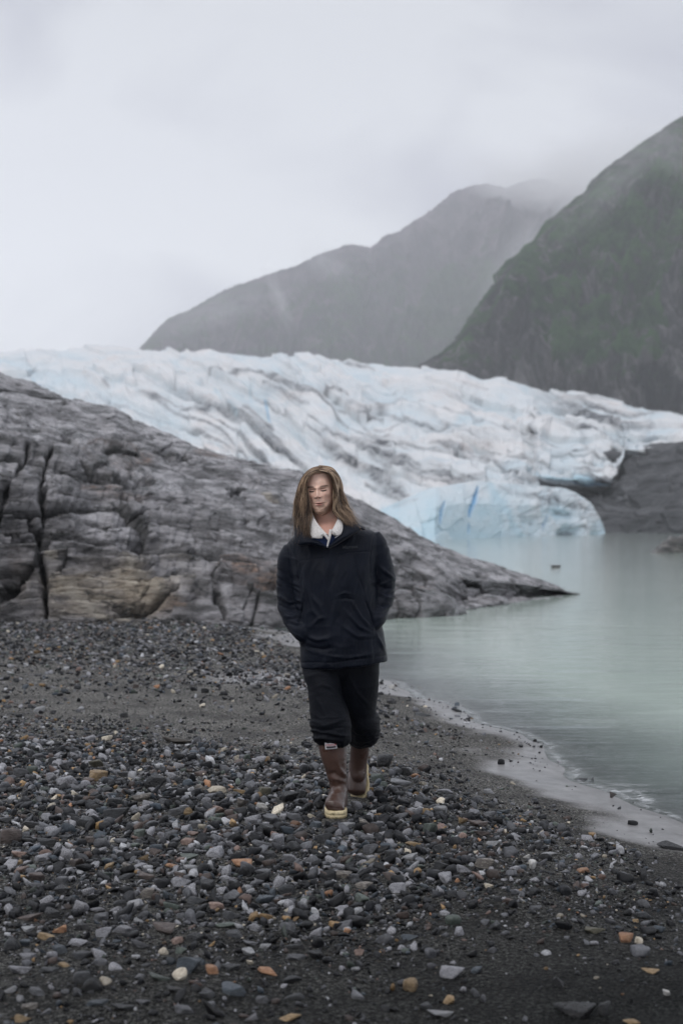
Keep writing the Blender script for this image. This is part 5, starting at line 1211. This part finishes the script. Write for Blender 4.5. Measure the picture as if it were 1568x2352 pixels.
while len(ALL) < 298 and tries < 20000:
    tries += 1
    vx_ = r.uniform(5, 1150); vy_ = r.uniform(1765, 2330)
    pden = np.exp(-((vy_ - (1900 + .05 * vx_)) / 130) ** 2) + .45 * (vx_ < 700) * (vy_ > 2000)
    if vx_ > 860: pden *= .35
    if r.random() > pden or legs(vx_, vy_): continue
    w_ = r.uniform(34, 60) * (.85 + .25 * (vy_ - 1750) / 500); h_ = w_ * r.uniform(.38, .72)
    if occupied(vx_, vy_, w_): continue
    k_ = KP[r.integers(len(KP))]
    o = put_stone(vx_, vy_, w_, h_, k_, r); ALL.append([vx_, vy_, w_, k_, '', o])
# ---- names in words: every stone by its look and a landmark stone near it
LM = [(a[0], a[1], a[4] + ' ' + WORD[a[3]] + ' stone') for a in ALL if a[4] and a[2] > 44]
FIX = [(766, 1885, "walker's front boot"), (820, 1820, "walker's rear boot")]
def place_words(vx_, vy_):
    if vy_ > 2235: row = 'at the bottom edge'
    elif vy_ > 2060: row = 'in the lower foreground'
    elif vy_ > 1950: row = 'just below boot level'
    elif vy_ > 1840: row = 'level with the boots'
    elif vy_ > 1700: row = 'on the upper pebble bank'
    else: row = 'on the far sand'
    if vx_ < 170: colm = 'far left'
    elif vx_ < 420: colm = 'left'
    elif vx_ < 680: colm = 'centre-left'
    elif vx_ < 900: colm = 'centre'
    elif vx_ < 1200: colm = 'centre-right'
    else: colm = 'right'
    return row, colm
lab = {}
for a in ALL:
    row, colm = place_words(a[0], a[1]); sz = 'large' if a[2] > 52 else ('medium' if a[2] > 34 else 'small')
    ex = (a[4] + ' ') if a[4] else ''
    if len(ex.split()) > 3: sz = ''; row = ''
    if any(w_ in ex for w_ in ('big', 'large', 'small', 'tiny', 'wide', 'broad')): sz = ''
    base = (sz + ' ' + ex + WORD[a[3]] + ' stone' + (' ' + row if row else '') + ', ' + colm).strip().replace('  ', ' ').replace('stone stone', 'stone').replace('stone ochre yellow-brown stone', 'ochre yellow-brown stone')
    lab.setdefault(base, []).append(a)
for base, g in lab.items():
    if len(g) == 1: g[0][5]['label'] = base; continue
    g.sort(key=lambda a: a[0])
    nm = {2: ['leftmost', 'rightmost'], 3: ['leftmost', 'middle', 'rightmost']}.get(len(g)) or ['leftmost'] + ['second from left', 'third from left', 'fourth from left', 'fifth from left', 'sixth from left', 'seventh from left', 'eighth from left'][:len(g) - 2] + ['rightmost']
    for a, w_ in zip(g, nm): a[5]['label'] = base + ', ' + w_ + ' such'
for a in ALL:
    a[5]['category'] = 'stone'; a[5]['group'] = 'loose stones on the gravel beach'

# ---- the countless pebbles and grit between them: one mass
def lowpoly(sub_, k):
    W, F = stone_shape(sub_, 3000 + k, (1, .55 + .45 * ((k * 37) % 10) / 10, .32 + .4 * ((k * 53) % 10) / 10), 8, 18, .02)
    return W, F
PAL = {'dark': ((.011, .012, .0145), .36, 0), 'black': ((.007, .0075, .009), .20, 0), 'grey': ((.095, .098, .108), .20, 0), 'blue': ((.05, .062, .076), .06, 0), 'green': ((.07, .085, .075), .03, 0), 'speckled': ((.22, .222, .24), .09, 1), 'brown': ((.065, .05, .045), .06, 0),
       'pale': ((.30, .305, .32), .050, 0), 'pink': ((.15, .105, .09), .02, 0), 'ochre': ((.26, .17, .085), .018, 0), 'cream': ((.42, .38, .31), .012, 0), 'orange': ((.26, .14, .08), .005, 0)}
pc = np.array([v[0] for v in PAL.values()]); pp = np.array([v[1] for v in PAL.values()]); pp /= pp.sum(); psp = np.array([v[2] for v in PAL.values()], float)
def density(vx_, vy_):
    """how thickly pebbles lie, 0..1, and their size factor"""
    sand = 1 / (1 + np.exp(-(vy_ - (1640 + .16 * vx_)) / 22))                       # below the sandy strip
    near = sand * (1 - .80 / (1 + np.exp(-(vx_ - (1060 - .35 * (vy_ - 1900))) / 70)))   # thins out to the right
    near *= 1 - .55 / (1 + np.exp(-(vy_ - 2190 - .1 * (vx_ - 400)) / 50))
    far = np.exp(-np.maximum(0, vy_ - (1500 + .10 * vx_)) / 34.0) * 1.0                   # far pebble band under the outcrop
    far *= 1 / (1 + np.exp(-(vy_ - 1400) / 5))
    leftfar = .35 * np.exp(-((vx_ - 40) / 160) ** 2 - ((vy_ - 1620) / 60) ** 2)
    near *= .62 + .75 * np.exp(-((vy_ - (1890 + .08 * vx_)) / 120) ** 2)
    return np.clip(np.maximum(np.maximum(near, far), np.maximum(leftfar, .045)), 0, 1)
IND = np.array([(a[5].location.x, a[5].location.y, a[5].scale.x * 2) for a in ALL])
def scatter(count, dmin, dmax, smin, smax, power, templates, seed, thresh=1.0):
    r = np.random.default_rng(seed)
    d_ = np.sqrt(r.uniform(dmin ** 2, dmax ** 2, count * 4)); vx_ = r.uniform(-160, 1728, count * 4)
    x = (vx_ - 784) / FPX * d_; vy_ = HOR + FPX * CZ / d_
    pr = density(vx_, vy_) ** (1.7 if smin > .03 else 1.0) * np.where(vy_ > 2080, np.exp(-(vy_ - 2080) / (260 if smin < .03 else 150)), 1) * np.where(shore_x(d_) - x > .62, 1, .12) * (shore_x(d_) - x > -.1 + .25 * vnoise(np.stack([x * 2, d_ * 2, 0 * x], -1), 91))
    clump = .55 + .9 * np.clip(fbm(np.stack([x * 2.2, d_ * 2.2, 0 * x], -1), 3, seed=92) + .4, 0, 1)
    m = r.random(count * 4) < pr * clump * thresh; x, d_ = x[m][:count], d_[m][:count]; k = len(x)
    keep = np.ones(k, bool)
    for q0_ in range(0, k, 4000):
        qs = slice(q0_, q0_ + 4000)
        dd_ = np.hypot((x[qs][:, None] - IND[None, :, 0]), (d_[qs][:, None] - IND[None, :, 1]) * .8)
        keep[qs] = (dd_ > IND[None, :, 2] * .46 + smin * .35).all(1)
        keep[qs] &= ~((np.abs(x[qs] + .036) < .07) & (np.abs(d_[qs] - 7.27) < .20)) & ~((np.abs(x[qs] - .085) < .07) & (np.abs(d_[qs] - 7.72) < .13))
    x, d_ = x[keep], d_[keep]; k = len(x)
    s = smin + (smax - smin) * r.random(k) ** power
    z = ground_z(x, d_)
    Vs, Fs, Cs, Ss = [], [], [], []; off = 0
    ti = r.integers(0, len(templates), k); ci = r.choice(len(pc), k, p=pp)
    for t_ in range(len(templates)):
        W, F = templates[t_]; id_ = np.where(ti == t_)[0]
        if not len(id_): continue
        n_ = len(id_); ang = r.uniform(0, 2 * np.pi, n_); tl = r.normal(0, .28, (n_, 2))
        c, s2 = np.cos(ang), np.sin(ang); S = s[id_][:, None] / 2
        X_ = W[None, :, 0] * S; Y_ = W[None, :, 1] * S; Z_ = W[None, :, 2] * S
        Xr = X_ * c[:, None] - Y_ * s2[:, None]; Yr = X_ * s2[:, None] + Y_ * c[:, None]
        Zr = Z_ + Xr * tl[:, :1] + Yr * tl[:, 1:]
        hz_ = np.abs(W[:, 2]).max() * S
        V = np.stack([Xr + x[id_][:, None], Yr + d_[id_][:, None], Zr + (z[id_][:, None] + hz_ * .45)], -1)
        Vs.append(V.reshape(-1, 3)); Fs.append((F[None] + (np.arange(n_) * len(W))[:, None, None]).reshape(-1, 3) + off); off += n_ * len(W)
        col_ = pc[ci[id_]] * np.exp(np.clip(r.normal(0, .38, (n_, 1)), -1, .35)); col_ = col_ * np.interp(d_[id_], [3.8, 5.6, 7.0], [.55, .75, 1.0])[:, None]; Cs.append(np.repeat(col_, len(W), 0)); Ss.append(np.repeat(psp[ci[id_]], len(W)))  # near pebbles darkened: wetness and lens vignette put into the tint
    return np.concatenate(Vs), np.concatenate(Fs), np.concatenate(Cs), np.concatenate(Ss)
pm_, t, b = material('pebbles'); n = N(t); co = n.obj()
c = n.attr('tint', 'Color'); c = n.mix(1.0, c, n.ramp(n.noise(co, 110, 5, .65), [(.32, .62), (.68, 1.4)]), 'MULTIPLY')
sp = n.ramp(n.noise(co, 520, 3, .75), [(.42, (.03, .03, .034)), (.5, (.20, .20, .215)), (.60, (.46, .46, .49))])
c = n.mix(n.math('MULTIPLY', n.attr('speck'), .8), c, sp)
n.put(b.inputs['Base Color'], c); n.put(b.inputs['Roughness'], n.ramp(n.noise(co, 35, 3), [(.35, .34), (.65, .6)])); n.put(b.inputs['Normal'], n.bump(n.noise(co, 230, 5, .65), .5, .004)); b.inputs['Specular IOR Level'].default_value = .28
big_t = [lowpoly(3, k) for k in range(12)]; mid_t = [lowpoly(2, 20 + k) for k in range(14)]; sm_t = [lowpoly(1, 50 + k) for k in range(16)]
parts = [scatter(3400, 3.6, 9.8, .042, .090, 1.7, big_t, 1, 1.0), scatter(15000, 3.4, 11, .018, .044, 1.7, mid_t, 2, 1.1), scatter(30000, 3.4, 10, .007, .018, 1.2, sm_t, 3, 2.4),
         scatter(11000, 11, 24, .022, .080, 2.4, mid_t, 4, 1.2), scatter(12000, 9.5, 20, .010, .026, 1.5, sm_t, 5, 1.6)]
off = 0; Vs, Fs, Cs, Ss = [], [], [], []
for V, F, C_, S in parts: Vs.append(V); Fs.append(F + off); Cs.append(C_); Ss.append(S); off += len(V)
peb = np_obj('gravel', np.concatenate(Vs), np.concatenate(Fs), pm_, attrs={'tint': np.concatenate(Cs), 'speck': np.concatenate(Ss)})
tag(peb, kind='stuff')
# ================================================================ cloud wisps lying against the slopes
def mist(vx, vy, d, rx, ry, rz, dens, seed, rot=0.0, sc=1.5):
    m = bpy.data.materials.new('mist'); m.use_nodes = True; t = m.node_tree; t.nodes.remove(t.nodes['Principled BSDF']); n = N(t)
    co = n.obj(); ln = n.n('ShaderNodeVectorMath', {0: co}, operation='LENGTH').outputs['Value']
    fall = n.ramp(ln, [(.15, 1.0), (.92, 0.0)])
    v = n.n('ShaderNodeVectorMath', {0: co}, operation='ADD'); v.inputs[1].default_value = (seed * 3.7, seed * 1.3, 0)
    nz_ = n.ramp(n.noise(v.outputs[0], sc, 4, .6, .5), [(.36, 0.0), (.66, 1.0)])
    dn = n.math('MULTIPLY', n.math('MULTIPLY', fall, nz_), dens)
    vs = n.n('ShaderNodeVolumeScatter', {'Density': dn}); vs.inputs['Color'].default_value = (.985, .985, .995, 1)
    t.links.new(vs.outputs[0], t.nodes['Material Output'].inputs['Volume'])
    bm = bmesh.new(); bmesh.ops.create_icosphere(bm, subdivisions=3, radius=1)
    me = bpy.data.meshes.new('mist'); bm.to_mesh(me); bm.free(); me.materials.append(m)
    o = bpy.data.objects.new('mist', me); COL.objects.link(o); o.location = P(vx, vy, d).tolist(); o.scale = (rx, ry, rz); o.rotation_euler = (0, rot, 0)
    tag(o, kind='stuff')
mist(1290, 410, 2700, 230, 260, 66, .020, 1, .12)
mist(1440, 385, 2400, 200, 240, 84, .014, 2, -.2)
mist(742, 596, 2050, 60, 120, 26, .005, 3, .5, 2.6)
mist(642, 690, 1900, 14, 70, 62, .008, 4, -.35, 3.0)
mist(500, 715, 1850, 110, 100, 24, .004, 5, -.3, 3.0)
mist(1400, 430, 740, 62, 50, 15, .005, 6, -.75, 2.5)
mist(1530, 340, 820, 60, 60, 22, .007, 7, .3, 2.5)
mist(1185, 610, 1500, 34, 90, 75, .006, 8, .6, 2.0)
# ================================================================ air
hm = bpy.data.materials.new('haze'); hm.use_nodes = True
t = hm.node_tree; t.nodes.remove(t.nodes['Principled BSDF'])
pv = t.nodes.new('ShaderNodeVolumePrincipled'); pv.inputs['Density'].default_value = 0.00026; pv.inputs['Color'].default_value = (.945, .958, .995, 1)
pv.inputs['Anisotropy'].default_value = 0.0
t.links.new(pv.outputs[0], t.nodes['Material Output'].inputs['Volume'])
bm = bmesh.new(); bmesh.ops.create_cube(bm, size=1)
me = bpy.data.meshes.new('haze'); bm.to_mesh(me); bm.free(); me.materials.append(hm)
hz = bpy.data.objects.new('haze', me); COL.objects.link(hz)
hz.scale = (9000, 4750, 1150); hz.location = (0, 2175, 570)
tag(hz, kind='stuff')
